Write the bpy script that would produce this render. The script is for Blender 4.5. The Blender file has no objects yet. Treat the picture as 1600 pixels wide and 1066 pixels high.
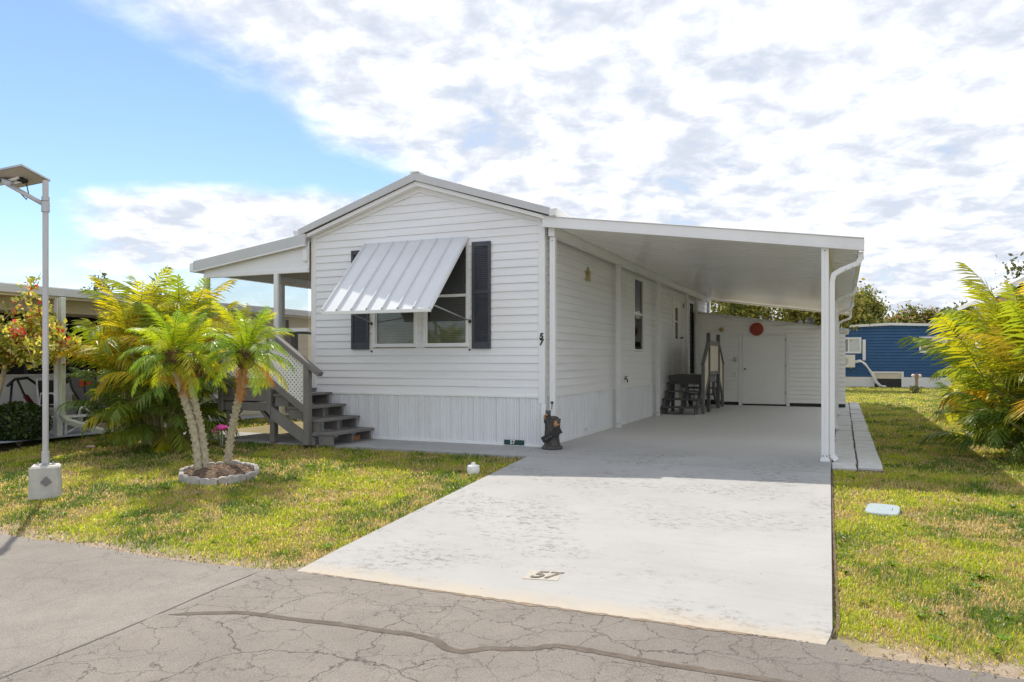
import bpy, math, random
import numpy as np
from mathutils import Vector, Matrix
R = math.radians
scene = bpy.context.scene
C = scene.collection
rng = np.random.default_rng(57)
random.seed(57)

# ---------------------------------------------------------------- camera
cam_d = bpy.data.cameras.new('camera')
cam = bpy.data.objects.new('camera', cam_d); C.objects.link(cam)
cam.location = (4.2155, -10.85, 1.35)
cam.rotation_euler = (R(90), 0, R(23.66))
cam_d.sensor_width = 36.0
cam_d.lens = 1180.0/1600.0*36.0
cam_d.shift_y = 30.0/1600.0
cam_d.clip_start = 0.05
cam_d.clip_end = 2000
scene.camera = cam

# ---------------------------------------------------------------- sky and sun
SUN_EL = R(54.5)
LIGHT_U, LIGHT_V = 0.53, -0.475                    # the way the light travels over the ground
_l = math.hypot(LIGHT_U, LIGHT_V)
to_sun = Vector((-LIGHT_U/_l*math.cos(SUN_EL), -LIGHT_V/_l*math.cos(SUN_EL), math.sin(SUN_EL)))
SUN_AZ = math.atan2(to_sun.x, to_sun.y)           # from +Y towards +X

world = bpy.data.worlds.new('World'); scene.world = world
world.use_nodes = True
wt = world.node_tree; wt.nodes.clear()
def wn(t, **k):
    n = wt.nodes.new(t)
    for a, b in k.items(): setattr(n, a, b)
    return n
def wmath(op, a, b=None, c=None):
    n = wn('ShaderNodeMath', operation=op)
    for i, x in enumerate((a, b, c)):
        if x is None: continue
        if isinstance(x, (int, float)): n.inputs[i].default_value = x
        else: wt.links.new(x, n.inputs[i])
    return n.outputs[0]
def wsmooth(x, lo, hi):
    n = wn('ShaderNodeMapRange', interpolation_type='SMOOTHSTEP')
    wt.links.new(x, n.inputs[0]); n.inputs[1].default_value = lo; n.inputs[2].default_value = hi
    return n.outputs[0]
def wnoise(vec, scale, detail, rough, dist=0.0):
    n = wn('ShaderNodeTexNoise'); n.inputs['Scale'].default_value = scale
    n.inputs['Detail'].default_value = detail; n.inputs['Roughness'].default_value = rough
    n.inputs['Distortion'].default_value = dist
    wt.links.new(vec, n.inputs['Vector']); return n.outputs['Fac']
sky = wn('ShaderNodeTexSky', sky_type='NISHITA')
sky.sun_disc = False; sky.sun_elevation = SUN_EL; sky.sun_rotation = SUN_AZ
sky.air_density = 1.0; sky.dust_density = 0.15; sky.ozone_density = 3.0
tc = wn('ShaderNodeTexCoord'); sep = wn('ShaderNodeSeparateXYZ')
wt.links.new(tc.outputs['Generated'], sep.inputs[0])
X, Y, Z = sep.outputs
zc = wmath('MAXIMUM', Z, 0.035)
sn, cs = math.sin(R(23.66)), math.cos(R(23.66))
px = wmath('DIVIDE', wmath('ADD', wmath('MULTIPLY', X, cs), wmath('MULTIPLY', Y, sn)), zc)
py = wmath('DIVIDE', wmath('SUBTRACT', wmath('MULTIPLY', Y, cs), wmath('MULTIPLY', X, sn)), zc)
zs = wmath('DIVIDE', zc, wmath('ADD', zc, 0.22))           # noise is laid on a gently curved deck so that it does not smear at the horizon
cmb = wn('ShaderNodeCombineXYZ'); wt.links.new(wmath('MULTIPLY', px, zs), cmb.inputs[0]); wt.links.new(wmath('MULTIPLY', py, zs), cmb.inputs[1])
P = cmb.outputs[0]
n_big = wnoise(P, 1.1, 6, 0.6, 0.3)
n_mid = wnoise(P, 3.0, 9, 0.58, 0.25)
n_fine = wnoise(P, 7.5, 10, 0.6, 0.2)
# edge of the cloud deck: cloud lies to the right of a slanting line; a thinner wisp reaches left further out
e1 = wmath('SUBTRACT', wmath('ADD', px, 1.18), wmath('MULTIPLY', wmath('SUBTRACT', py, 2.1), 0.27))
ang = wmath('DIVIDE', px, wmath('MAXIMUM', py, 0.3))
e2 = wmath('MINIMUM', wmath('MULTIPLY', wmath('SUBTRACT', py, 4.45), 0.8), wmath('MULTIPLY', wmath('ADD', ang, 0.57), 6.0))
e2 = wmath('MINIMUM', e2, wmath('MULTIPLY', wmath('SUBTRACT', 8.5, py), 0.35))
e2 = wmath('MINIMUM', e2, 0.42)
e = wmath('MAXIMUM', e1, e2)
e = wmath('ADD', e, wmath('MULTIPLY', wmath('SUBTRACT', n_big, 0.5), 0.9))
e = wmath('ADD', e, wmath('MULTIPLY', wmath('SUBTRACT', n_mid, 0.5), 0.8))
cov = wsmooth(e, -0.16, 0.36)
holes = wsmooth(wmath('ADD', n_mid, wmath('MULTIPLY', n_fine, 0.5)), 0.50, 0.64)
cov = wmath('MULTIPLY', cov, wmath('ADD', wmath('MULTIPLY', holes, 0.40), 0.60))
haze_low = wsmooth(Z, 0.16, 0.0)
cov = wmath('MAXIMUM', cov, wmath('MULTIPLY', haze_low, 0.5))
shade = wsmooth(wmath('ADD', wmath('MULTIPLY', n_fine, 0.55), wmath('MULTIPLY', n_mid, 0.45)), 0.395, 0.65)
cr = wn('ShaderNodeMix', data_type='RGBA')
wt.links.new(shade, cr.inputs[0])
cr.inputs[6].default_value = (0.42, 0.455, 0.52, 1); cr.inputs[7].default_value = (0.83, 0.835, 0.85, 1)
bg_sky = wn('ShaderNodeBackground'); bg_sky.inputs[1].default_value = 0.092
bg_cl = wn('ShaderNodeBackground'); bg_cl.inputs[1].default_value = 0.98
hsv = wn('ShaderNodeHueSaturation'); hsv.inputs['Saturation'].default_value = 1.02; hsv.inputs['Value'].default_value = 1.0
wt.links.new(sky.outputs[0], hsv.inputs['Color'])
wt.links.new(hsv.outputs[0], bg_sky.inputs[0]); wt.links.new(cr.outputs[2], bg_cl.inputs[0])
mx = wn('ShaderNodeMixShader'); wt.links.new(cov, mx.inputs[0])
wt.links.new(bg_sky.outputs[0], mx.inputs[1]); wt.links.new(bg_cl.outputs[0], mx.inputs[2])
wo = wn('ShaderNodeOutputWorld'); wt.links.new(mx.outputs[0], wo.inputs[0])

sun_d = bpy.data.lights.new('sun', 'SUN'); sun_d.energy = 3.0; sun_d.angle = R(0.6); sun_d.color = (1.0, 0.92, 0.80)
sun = bpy.data.objects.new('sun', sun_d); C.objects.link(sun)
sun.rotation_euler = to_sun.to_track_quat('Z', 'Y').to_euler()
sun.location = (-10, 20, 30)

scene.view_settings.view_transform = 'Standard'
scene.view_settings.look = 'None'
scene.view_settings.exposure = 0.8
scene.view_settings.gamma = 1.0
scene.cycles.max_bounces = 9; scene.cycles.diffuse_bounces = 7; scene.cycles.glossy_bounces = 3; scene.cycles.transmission_bounces = 5; scene.cycles.transparent_max_bounces = 8
scene.cycles.caustics_reflective = False; scene.cycles.caustics_refractive = False
scene.render.resolution_x = 1024; scene.render.resolution_y = 682

# ---------------------------------------------------------------- helpers
def tag(o, label=None, cat=None, group=None, kind=None):
    if label: o['label'] = label
    if cat: o['category'] = cat
    if group: o['group'] = group
    if kind: o['kind'] = kind
    return o
def empty(name, loc, label, cat, group=None):
    o = bpy.data.objects.new(name, None); C.objects.link(o)
    o.location = loc; o.empty_display_size = 0.2
    return tag(o, label, cat, group)
def hang(o, parent):
    if parent is not None:
        o.parent = parent
        o.matrix_parent_inverse = Matrix.Translation(-Vector(parent.location)) if parent.type == 'EMPTY' else Matrix.Identity(4)
def link(me, name, mat, parent=None, kind=None):
    o = bpy.data.objects.new(name, me); C.objects.link(o)
    if mat is not None and not me.materials: me.materials.append(mat)
    hang(o, parent)
    if kind: o['kind'] = kind
    return o
def npmesh(name, V, F, cols=None, smooth=False):
    V = np.asarray(V, np.float32).reshape(-1, 3); F = np.asarray(F, np.int32)
    me = bpy.data.meshes.new(name)
    me.vertices.add(len(V)); me.vertices.foreach_set('co', V.ravel())
    k = F.shape[1]
    me.loops.add(F.size); me.loops.foreach_set('vertex_index', F.ravel())
    me.polygons.add(len(F)); me.polygons.foreach_set('loop_start', np.arange(0, F.size, k, dtype=np.int32))
    me.update(calc_edges=True)
    if smooth: me.polygons.foreach_set('use_smooth', np.ones(len(F), bool))
    if cols is not None:
        at = me.color_attributes.new('Col', 'FLOAT_COLOR', 'POINT')
        c4 = np.ones((len(V), 4), np.float32); c4[:, :3] = cols
        at.data.foreach_set('color', c4.ravel())
    return me
class MB:
    def __init__(s): s.v = []; s.f = []
    def add(s, V, F):
        n = len(s.v); s.v += [tuple(p) for p in V]; s.f += [tuple(i+n for i in q) for q in F]; return s
    def box(s, x0, x1, y0, y1, z0, z1):
        V = [(x0,y0,z0),(x1,y0,z0),(x1,y1,z0),(x0,y1,z0),(x0,y0,z1),(x1,y0,z1),(x1,y1,z1),(x0,y1,z1)]
        return s.add(V, [(3,2,1,0),(4,5,6,7),(0,1,5,4),(1,2,6,5),(2,3,7,6),(3,0,4,7)])
    def bar(s, p, q, w, h, up=(0,0,1)):
        p, q = Vector(p), Vector(q); d = (q-p).normalized()
        side = d.cross(Vector(up))
        if side.length < 1e-4: side = d.cross(Vector((0,1,0)))
        side.normalize(); u2 = side.cross(d).normalized()
        a, b = side*w/2, u2*h/2
        V = [p-a-b, p+a-b, p+a+b, p-a+b, q-a-b, q+a-b, q+a+b, q-a+b]
        return s.add(V, [(3,2,1,0),(4,5,6,7),(0,1,5,4),(1,2,6,5),(2,3,7,6),(3,0,4,7)])
    def tube(s, pts, r, n=8, cap=True):
        pts = [Vector(p) for p in pts]
        rs = r if isinstance(r, (list, tuple)) else [r]*len(pts)
        V = []; F = []; ref = Vector((0,0,1))
        for i, p in enumerate(pts):
            d = (pts[min(i+1, len(pts)-1)]-pts[max(i-1, 0)]).normalized()
            if abs(d.dot(ref)) > 0.95: ref = Vector((1,0,0)) if abs(d.x) < 0.9 else Vector((0,1,0))
            a = d.cross(ref).normalized(); b = a.cross(d).normalized(); ref = b
            for k in range(n):
                t = 2*math.pi*k/n; V.append(p+(a*math.cos(t)+b*math.sin(t))*rs[i])
        for i in range(len(pts)-1):
            for k in range(n):
                F.append((i*n+k, i*n+(k+1)%n, (i+1)*n+(k+1)%n, (i+1)*n+k))
        if cap:
            F.append(tuple(range(n))[::-1]); F.append(tuple((len(pts)-1)*n+k for k in range(n)))
        return s.add(V, F)
    def prism(s, poly, ext):
        n = len(poly); e = Vector(ext); V = [Vector(p) for p in poly]; V += [p+e for p in V]
        F = [tuple(range(n))[::-1], tuple(range(n, 2*n))] + [(i, (i+1)%n, n+(i+1)%n, n+i) for i in range(n)]
        return s.add(V, F)
    def lathe(s, prof, c, n=16, axis='Z'):
        V = []; F = []; m = len(prof)
        for r, z in prof:
            for k in range(n):
                t = 2*math.pi*k/n; x, y = r*math.cos(t), r*math.sin(t)
                if axis == 'Z': V.append((c[0]+x, c[1]+y, c[2]+z))
                elif axis == 'Y': V.append((c[0]+x, c[1]-z, c[2]+y))
                else: V.append((c[0]+z, c[1]+x, c[2]+y))
        for i in range(m-1):
            for k in range(n): F.append((i*n+k, i*n+(k+1)%n, (i+1)*n+(k+1)%n, (i+1)*n+k))
        F.append(tuple(range(n))[::-1]); F.append(tuple((m-1)*n+k for k in range(n)))
        return s.add(V, F)
    def ball(s, c, r, nu=10, nv=7):
        rx, ry, rz = r if isinstance(r, (tuple, list)) else (r, r, r)
        V = [(c[0], c[1], c[2]-rz)]; F = []
        for j in range(1, nv):
            t = -math.pi/2+math.pi*j/nv
            for k in range(nu):
                a = 2*math.pi*k/nu
                V.append((c[0]+rx*math.cos(t)*math.cos(a), c[1]+ry*math.cos(t)*math.sin(a), c[2]+rz*math.sin(t)))
        V.append((c[0], c[1], c[2]+rz)); L = len(V)-1
        for k in range(nu):
            F.append((0, 1+(k+1)%nu, 1+k)); F.append((L, 1+(nv-2)*nu+k, 1+(nv-2)*nu+(k+1)%nu))
        for j in range(nv-2):
            for k in range(nu):
                a = 1+j*nu+k; b = 1+j*nu+(k+1)%nu; F.append((a, b, b+nu, a+nu))
        return s.add(V, F)
    def build(s, name, mat, parent=None, smooth=False, bevel=0.0, kind=None):
        me = bpy.data.meshes.new(name); me.from_pydata(s.v, [], s.f); me.update()
        if smooth:
            me.polygons.foreach_set('use_smooth', np.ones(len(me.polygons), bool))
        o = link(me, name, mat, parent, kind)
        if bevel:
            m = o.modifiers.new('bevel', 'BEVEL'); m.width = bevel; m.segments = 1; m.limit_method = 'ANGLE'
        return o
def box(name, mat, parent, x0, x1, y0, y1, z0, z1, bevel=0.0):
    return MB().box(x0, x1, y0, y1, z0, z1).build(name, mat, parent, bevel=bevel)
def ground_z(v):
    t = np.clip((-0.9-np.asarray(v, float))/5.1, 0, 1)
    return -0.36*t**1.05
def gz(v): return float(ground_z(v))
def text_mesh(s, size, shear=0.0, extrude=0.002, bold=0.0):
    cu = bpy.data.curves.new('digits', 'FONT'); cu.body = s; cu.size = size; cu.shear = shear; cu.extrude = extrude
    cu.align_x = 'CENTER'; cu.align_y = 'CENTER'; cu.offset = bold
    o = bpy.data.objects.new('digits', cu); C.objects.link(o)
    me = bpy.data.meshes.new_from_object(o)
    bpy.data.objects.remove(o); return me

# ---------------------------------------------------------------- materials
def nodemat(name):
    m = bpy.data.materials.new(name); m.use_nodes = True
    nt = m.node_tree; b = nt.nodes['Principled BSDF']
    return m, nt, b
def N(nt, t, **k):
    n = nt.nodes.new(t)
    for a, b in k.items(): setattr(n, a, b)
    return n
def coords(nt, scale=(1,1,1)):
    g = N(nt, 'ShaderNodeNewGeometry'); mp = N(nt, 'ShaderNodeMapping'); mp.inputs['Scale'].default_value = scale
    nt.links.new(g.outputs['Position'], mp.inputs['Vector']); return mp.outputs[0]
def noise(nt, vec, scale, detail=5, rough=0.6, dist=0.0):
    n = N(nt, 'ShaderNodeTexNoise'); n.inputs['Scale'].default_value = scale; n.inputs['Detail'].default_value = detail
    n.inputs['Roughness'].default_value = rough; n.inputs['Distortion'].default_value = dist
    nt.links.new(vec, n.inputs['Vector']); return n.outputs['Fac']
def ramp(nt, fac, stops, interp='LINEAR'):
    n = N(nt, 'ShaderNodeValToRGB'); n.color_ramp.interpolation = interp
    el = n.color_ramp.elements
    while len(el) < len(stops): el.new(0.5)
    for e_, (p, c) in zip(el, stops):
        e_.position = p; e_.color = (c[0], c[1], c[2], 1) if not isinstance(c, (int, float)) else (c, c, c, 1)
    nt.links.new(fac, n.inputs[0]); return n.outputs[0]
def mixc(nt, fac, a, b, mode='MIX'):
    n = N(nt, 'ShaderNodeMix', data_type='RGBA', blend_type=mode)
    for i, x in ((0, fac), (6, a), (7, b)):
        if isinstance(x, (int, float)): n.inputs[i].default_value = x
        elif isinstance(x, tuple): n.inputs[i].default_value = (x[0], x[1], x[2], 1)
        else: nt.links.new(x, n.inputs[i])
    return n.outputs[2]
def mth(nt, op, a, b=None):
    n = N(nt, 'ShaderNodeMath', operation=op)
    for i, x in enumerate((a, b)):
        if x is None: continue
        if isinstance(x, (int, float)): n.inputs[i].default_value = x
        else: nt.links.new(x, n.inputs[i])
    return n.outputs[0]
def bump(nt, b, h, strength=0.3, dist=0.01):
    n = N(nt, 'ShaderNodeBump'); n.inputs['Strength'].default_value = strength; n.inputs['Distance'].default_value = dist
    nt.links.new(h, n.inputs['Height']); nt.links.new(n.outputs[0], b.inputs['Normal'])
def pmat(name, base, rough=0.6, var=0.12, scale=3.0, stretch=(1,1,1), bmp=0.15, bscale=60, bdist=0.004, metal=0.0, dirt=None, spec=0.5, dscale=1.3):
    m, nt, b = nodemat(name)
    v = coords(nt, stretch)
    n1 = noise(nt, v, scale, 6, 0.65)
    lo = tuple(max(0, c*(1-var)) for c in base); hi = tuple(min(1, c*(1+var)) for c in base)
    c_ = ramp(nt, n1, [(0.3, lo), (0.7, hi)])
    if dirt:
        n2 = noise(nt, coords(nt, stretch), dscale, 9, 0.72)
        f = ramp(nt, n2, [(0.50, 0.0), (0.74, dirt[3] if len(dirt) > 3 else 0.5)])
        c_ = mixc(nt, f, c_, dirt[:3])
    nt.links.new(c_, b.inputs['Base Color'])
    b.inputs['Roughness'].default_value = rough; b.inputs['Metallic'].default_value = metal
    b.inputs['Specular IOR Level'].default_value = spec
    if bmp: bump(nt, b, noise(nt, coords(nt, stretch), bscale, 4, 0.6), bmp, bdist)
    return m
def leafmat(name, trans=0.45, rough=0.45, tint=(1.25, 1.2, 0.55), objramp=None, spec=0.4):
    """leaf: colour from the mesh attribute (times a per-object ramp), light also comes through"""
    m, nt, b = nodemat(name)
    at = N(nt, 'ShaderNodeAttribute'); at.attribute_name = 'Col'
    c_ = at.outputs['Color']
    if objramp:
        oi = N(nt, 'ShaderNodeObjectInfo')
        c_ = mixc(nt, 1.0, c_, ramp(nt, oi.outputs['Random'], objramp), 'MULTIPLY')
    nt.links.new(c_, b.inputs['Base Color']); b.inputs['Roughness'].default_value = rough
    b.inputs['Specular IOR Level'].default_value = spec
    tr = N(nt, 'ShaderNodeBsdfTranslucent'); nt.links.new(mixc(nt, 1.0, c_, tint, 'MULTIPLY'), tr.inputs['Color'])
    ms = N(nt, 'ShaderNodeMixShader'); ms.inputs[0].default_value = trans
    nt.links.new(b.outputs[0], ms.inputs[1]); nt.links.new(tr.outputs[0], ms.inputs[2])
    nt.links.new(ms.outputs[0], nt.nodes['Material Output'].inputs[0])
    return m
def glassmat(name, tint=(0.75, 0.8, 0.82), refl=0.01):
    m, nt, b = nodemat(name)
    t = N(nt, 'ShaderNodeBsdfTransparent'); t.inputs[0].default_value = (*tint, 1)
    g = N(nt, 'ShaderNodeBsdfGlossy'); g.inputs['Roughness'].default_value = 0.02
    fr = N(nt, 'ShaderNodeFresnel'); fr.inputs[0].default_value = 1.5
    f = mth(nt, 'ADD', fr.outputs[0], refl)
    ms = N(nt, 'ShaderNodeMixShader'); nt.links.new(f, ms.inputs[0])
    nt.links.new(t.outputs[0], ms.inputs[1]); nt.links.new(g.outputs[0], ms.inputs[2])
    nt.links.new(ms.outputs[0], nt.nodes['Material Output'].inputs[0]); nt.nodes.remove(b)
    return m
def screenmat(name, colr=(0.03, 0.03, 0.03), dens=0.8):
    m, nt, b = nodemat(name)
    b.inputs['Base Color'].default_value = (*colr, 1); b.inputs['Roughness'].default_value = 0.8
    t = N(nt, 'ShaderNodeBsdfTransparent'); ms = N(nt, 'ShaderNodeMixShader'); ms.inputs[0].default_value = dens
    nt.links.new(t.outputs[0], ms.inputs[1]); nt.links.new(b.outputs[0], ms.inputs[2])
    nt.links.new(ms.outputs[0], nt.nodes['Material Output'].inputs[0])
    return m
M = {}
M['siding'] = pmat('white_vinyl', (0.80, 0.81, 0.835), 0.45, 0.04, 1.2, bmp=0.16, bscale=9, bdist=0.012, stretch=(0.4,0.4,5), dirt=(0.52, 0.50, 0.44, 0.22))
M['trim'] = pmat('white_trim', (0.80, 0.805, 0.81), 0.4, 0.03, 2.0, bmp=0.04, dirt=(0.55, 0.52, 0.45, 0.18))
M['skirt'] = pmat('skirting_vinyl', (0.76, 0.775, 0.80), 0.45, 0.03, 1.5, bmp=0.05, dirt=(0.5, 0.48, 0.42, 0.22))
M['alum'] = pmat('white_aluminium', (0.78, 0.785, 0.79), 0.28, 0.03, 1.5, bmp=0.03, dirt=(0.52, 0.50, 0.46, 0.25))
M['pan'] = pmat('carport_pan', (0.86, 0.85, 0.83), 0.24, 0.05, 0.8, bmp=0.22, bscale=2.5, bdist=0.03, dirt=(0.62, 0.58, 0.50, 0.3), dscale=0.5)
M['awning'] = pmat('awning_aluminium', (0.62, 0.64, 0.67), 0.30, 0.04, 1.5, bmp=0.04, dirt=(0.55, 0.56, 0.58, 0.2))
M['roof'] = pmat('roof_metal', (0.62, 0.63, 0.64), 0.45, 0.08, 1.0, dirt=(0.4, 0.38, 0.33, 0.3))
M['shutter'] = pmat('charcoal_shutter', (0.055, 0.06, 0.075), 0.5, 0.12, 4.0, bmp=0.1, dirt=(0.12, 0.12, 0.13, 0.4))
M['dark'] = pmat('black_metal', (0.02, 0.02, 0.022), 0.45, 0.2, 8)
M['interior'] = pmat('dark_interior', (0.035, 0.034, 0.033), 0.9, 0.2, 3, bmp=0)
M['blind'] = pmat('blind_slat', (0.55, 0.54, 0.52), 0.5, 0.05, 3, bmp=0)
M['glass'] = glassmat('window_glass', (0.82, 0.84, 0.84))
M['deck'] = pmat('grey_painted_wood', (0.17, 0.16, 0.155), 0.62, 0.14, 3.5, stretch=(1,1,1), bmp=0.25, bscale=40, dirt=(0.27, 0.25, 0.23, 0.45))
M['deckside'] = pmat('dark_grey_deck', (0.10, 0.098, 0.098), 0.6, 0.15, 4, bmp=0.2, dirt=(0.2, 0.19, 0.18, 0.4))
M['lattice'] = pmat('white_lattice', (0.80, 0.80, 0.80), 0.5, 0.03, 4, bmp=0)
M['cream'] = pmat('cream_panel', (0.66, 0.60, 0.47), 0.5, 0.06, 3, bmp=0.05)
M['shedsiding'] = pmat('shed_vinyl', (0.86, 0.855, 0.84), 0.5, 0.04, 1.3, bmp=0.1, stretch=(1,1,6), dirt=(0.5, 0.48, 0.43, 0.25))
M['door'] = pmat('white_door', (0.82, 0.82, 0.81), 0.4, 0.02, 1.5, bmp=0.02, dirt=(0.6, 0.59, 0.56, 0.15))
M['steel'] = pmat('galvanised_steel', (0.45, 0.46, 0.47), 0.4, 0.15, 5, metal=0.6, dirt=(0.3, 0.28, 0.25, 0.4))
M['brass'] = pmat('brass', (0.45, 0.36, 0.13), 0.35, 0.15, 9, metal=0.7)
M['concrete_block'] = pmat('weathered_concrete', (0.50, 0.49, 0.47), 0.9, 0.12, 6, bmp=0.5, bscale=35, bdist=0.01, dirt=(0.28, 0.27, 0.24, 0.6))
M['stone'] = pmat('edging_stone', (0.42, 0.39, 0.37), 0.95, 0.15, 14, bmp=0.6, bscale=50, bdist=0.008, dirt=(0.24, 0.22, 0.18, 0.6), dscale=6)
M['paver'] = pmat('paver_concrete', (0.52, 0.52, 0.51), 0.92, 0.10, 5, bmp=0.4, bscale=60, bdist=0.004, dirt=(0.30, 0.28, 0.25, 0.6), dscale=3)
M['mulch'] = pmat('mulch', (0.12, 0.08, 0.055), 0.95, 0.5, 30, bmp=1.0, bscale=45, bdist=0.03, dirt=(0.28, 0.2, 0.13, 0.7), dscale=14)
M['red'] = pmat('terracotta_red', (0.34, 0.06, 0.03), 0.7, 0.2, 18, bmp=0.4, bscale=40)
M['pink'] = pmat('pink_plastic', (0.85, 0.10, 0.45), 0.4, 0.08, 6, bmp=0)
M['green_sign'] = pmat('dark_green_sign', (0.012, 0.05, 0.045), 0.4, 0.1, 5, bmp=0)
M['paint_white'] = pmat('white_paint', (0.8, 0.8, 0.8), 0.5, 0.02, 5, bmp=0)
M['paint_black'] = pmat('black_paint', (0.02, 0.02, 0.02), 0.5, 0.1, 5, bmp=0)
M['bluewall'] = pmat('blue_siding', (0.045, 0.125, 0.285), 0.6, 0.10, 1.5, bmp=0.05, spec=0.3)
M['pole'] = pmat('grey_pole', (0.50, 0.50, 0.52), 0.45, 0.06, 3, bmp=0.05, metal=0.2)
M['panelback'] = pmat('panel_back', (0.50, 0.47, 0.45), 0.5, 0.06, 3, bmp=0)
M['solar'] = pmat('solar_cells', (0.02, 0.03, 0.07), 0.15, 0.1, 12, bmp=0)
M['orange'] = pmat('orange_reflector', (0.55, 0.07, 0.015), 0.3, 0.05, 9, bmp=0)
M['slab'] = pmat('patio_slab', (0.36, 0.40, 0.46), 0.8, 0.10, 2, bmp=0.2, dirt=(0.25, 0.26, 0.28, 0.4))
M['brown'] = pmat('brown_door', (0.14, 0.105, 0.085), 0.6, 0.1, 4)
M['screen'] = screenmat('insect_screen')
M['fibre'] = pmat('palm_fibre', (0.16, 0.085, 0.045), 0.95, 0.4, 25, bmp=0.8, bscale=60, bdist=0.015)
M['palmtrunk'] = pmat('palm_trunk', (0.46, 0.41, 0.30), 0.95, 0.25, 22, bmp=0.8, bscale=45, bdist=0.012, dirt=(0.42, 0.46, 0.32, 0.6), dscale=9)
M['canetrunk'] = pmat('areca_cane', (0.30, 0.27, 0.12), 0.7, 0.25, 12, stretch=(1,1,5), bmp=0.3, bscale=30)
M['bark'] = pmat('bark', (0.26, 0.20, 0.15), 0.95, 0.3, 14, bmp=0.8, bscale=30, bdist=0.02)
M['barkpale'] = pmat('pale_bark', (0.46, 0.38, 0.29), 0.9, 0.2, 14, bmp=0.5, bscale=30, bdist=0.01)
M['wood_dark'] = pmat('dark_carved_wood', (0.055, 0.05, 0.048), 0.8, 0.5, 16, stretch=(1,1,0.4), bmp=0.9, bscale=30, bdist=0.015, dirt=(0.20, 0.19, 0.18, 0.6), dscale=9)
M['wood_tan'] = pmat('tan_carved_wood', (0.40, 0.20, 0.09), 0.7, 0.25, 16, bmp=0.4)
M['lid'] = pmat('meter_lid', (0.30, 0.36, 0.39), 0.8, 0.1, 9, bmp=0.5, bscale=50, dirt=(0.33, 0.33, 0.28, 0.5), dscale=7)
M['ac'] = pmat('ac_white', (0.75, 0.74, 0.70), 0.5, 0.03, 3, bmp=0)
M['terracotta'] = pmat('terracotta_brick', (0.42, 0.30, 0.24), 0.9, 0.15, 9, bmp=0.4)
# ================================================================ SETTING
def m_ground():
    m, nt, b = nodemat('lawn_soil')
    v = coords(nt)
    n1 = noise(nt, v, 0.9, 7, 0.65); n2 = noise(nt, v, 14, 6, 0.7)
    c1 = ramp(nt, n1, [(0.32, (0.19, 0.17, 0.055)), (0.5, (0.25, 0.215, 0.085)), (0.68, (0.33, 0.26, 0.15))])
    c2 = mixc(nt, ramp(nt, n2, [(0.35, 0.0), (0.7, 0.6)]), c1, (0.17, 0.125, 0.075))
    g = N(nt, 'ShaderNodeNewGeometry'); sp = N(nt, 'ShaderNodeSeparateXYZ'); nt.links.new(g.outputs['Position'], sp.inputs[0])
    # sandy verge at the road edge
    yv = mth(nt, 'ADD', sp.outputs[1], mth(nt, 'MULTIPLY', noise(nt, v, 2.2, 5, 0.7), 0.7))
    f = N(nt, 'ShaderNodeMapRange', interpolation_type='SMOOTHSTEP'); nt.links.new(yv, f.inputs[0])
    f.inputs[1].default_value = -5.25; f.inputs[2].default_value = -5.6
    sand = ramp(nt, n2, [(0.3, (0.25, 0.19, 0.14)), (0.7, (0.42, 0.34, 0.26))])
    c3 = mixc(nt, f.outputs[0], c2, sand)
    nt.links.new(c3, b.inputs['Base Color']); b.inputs['Roughness'].default_value = 0.95
    bump(nt, b, noise(nt, v, 40, 5, 0.7), 0.8, 0.02)
    return m
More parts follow.
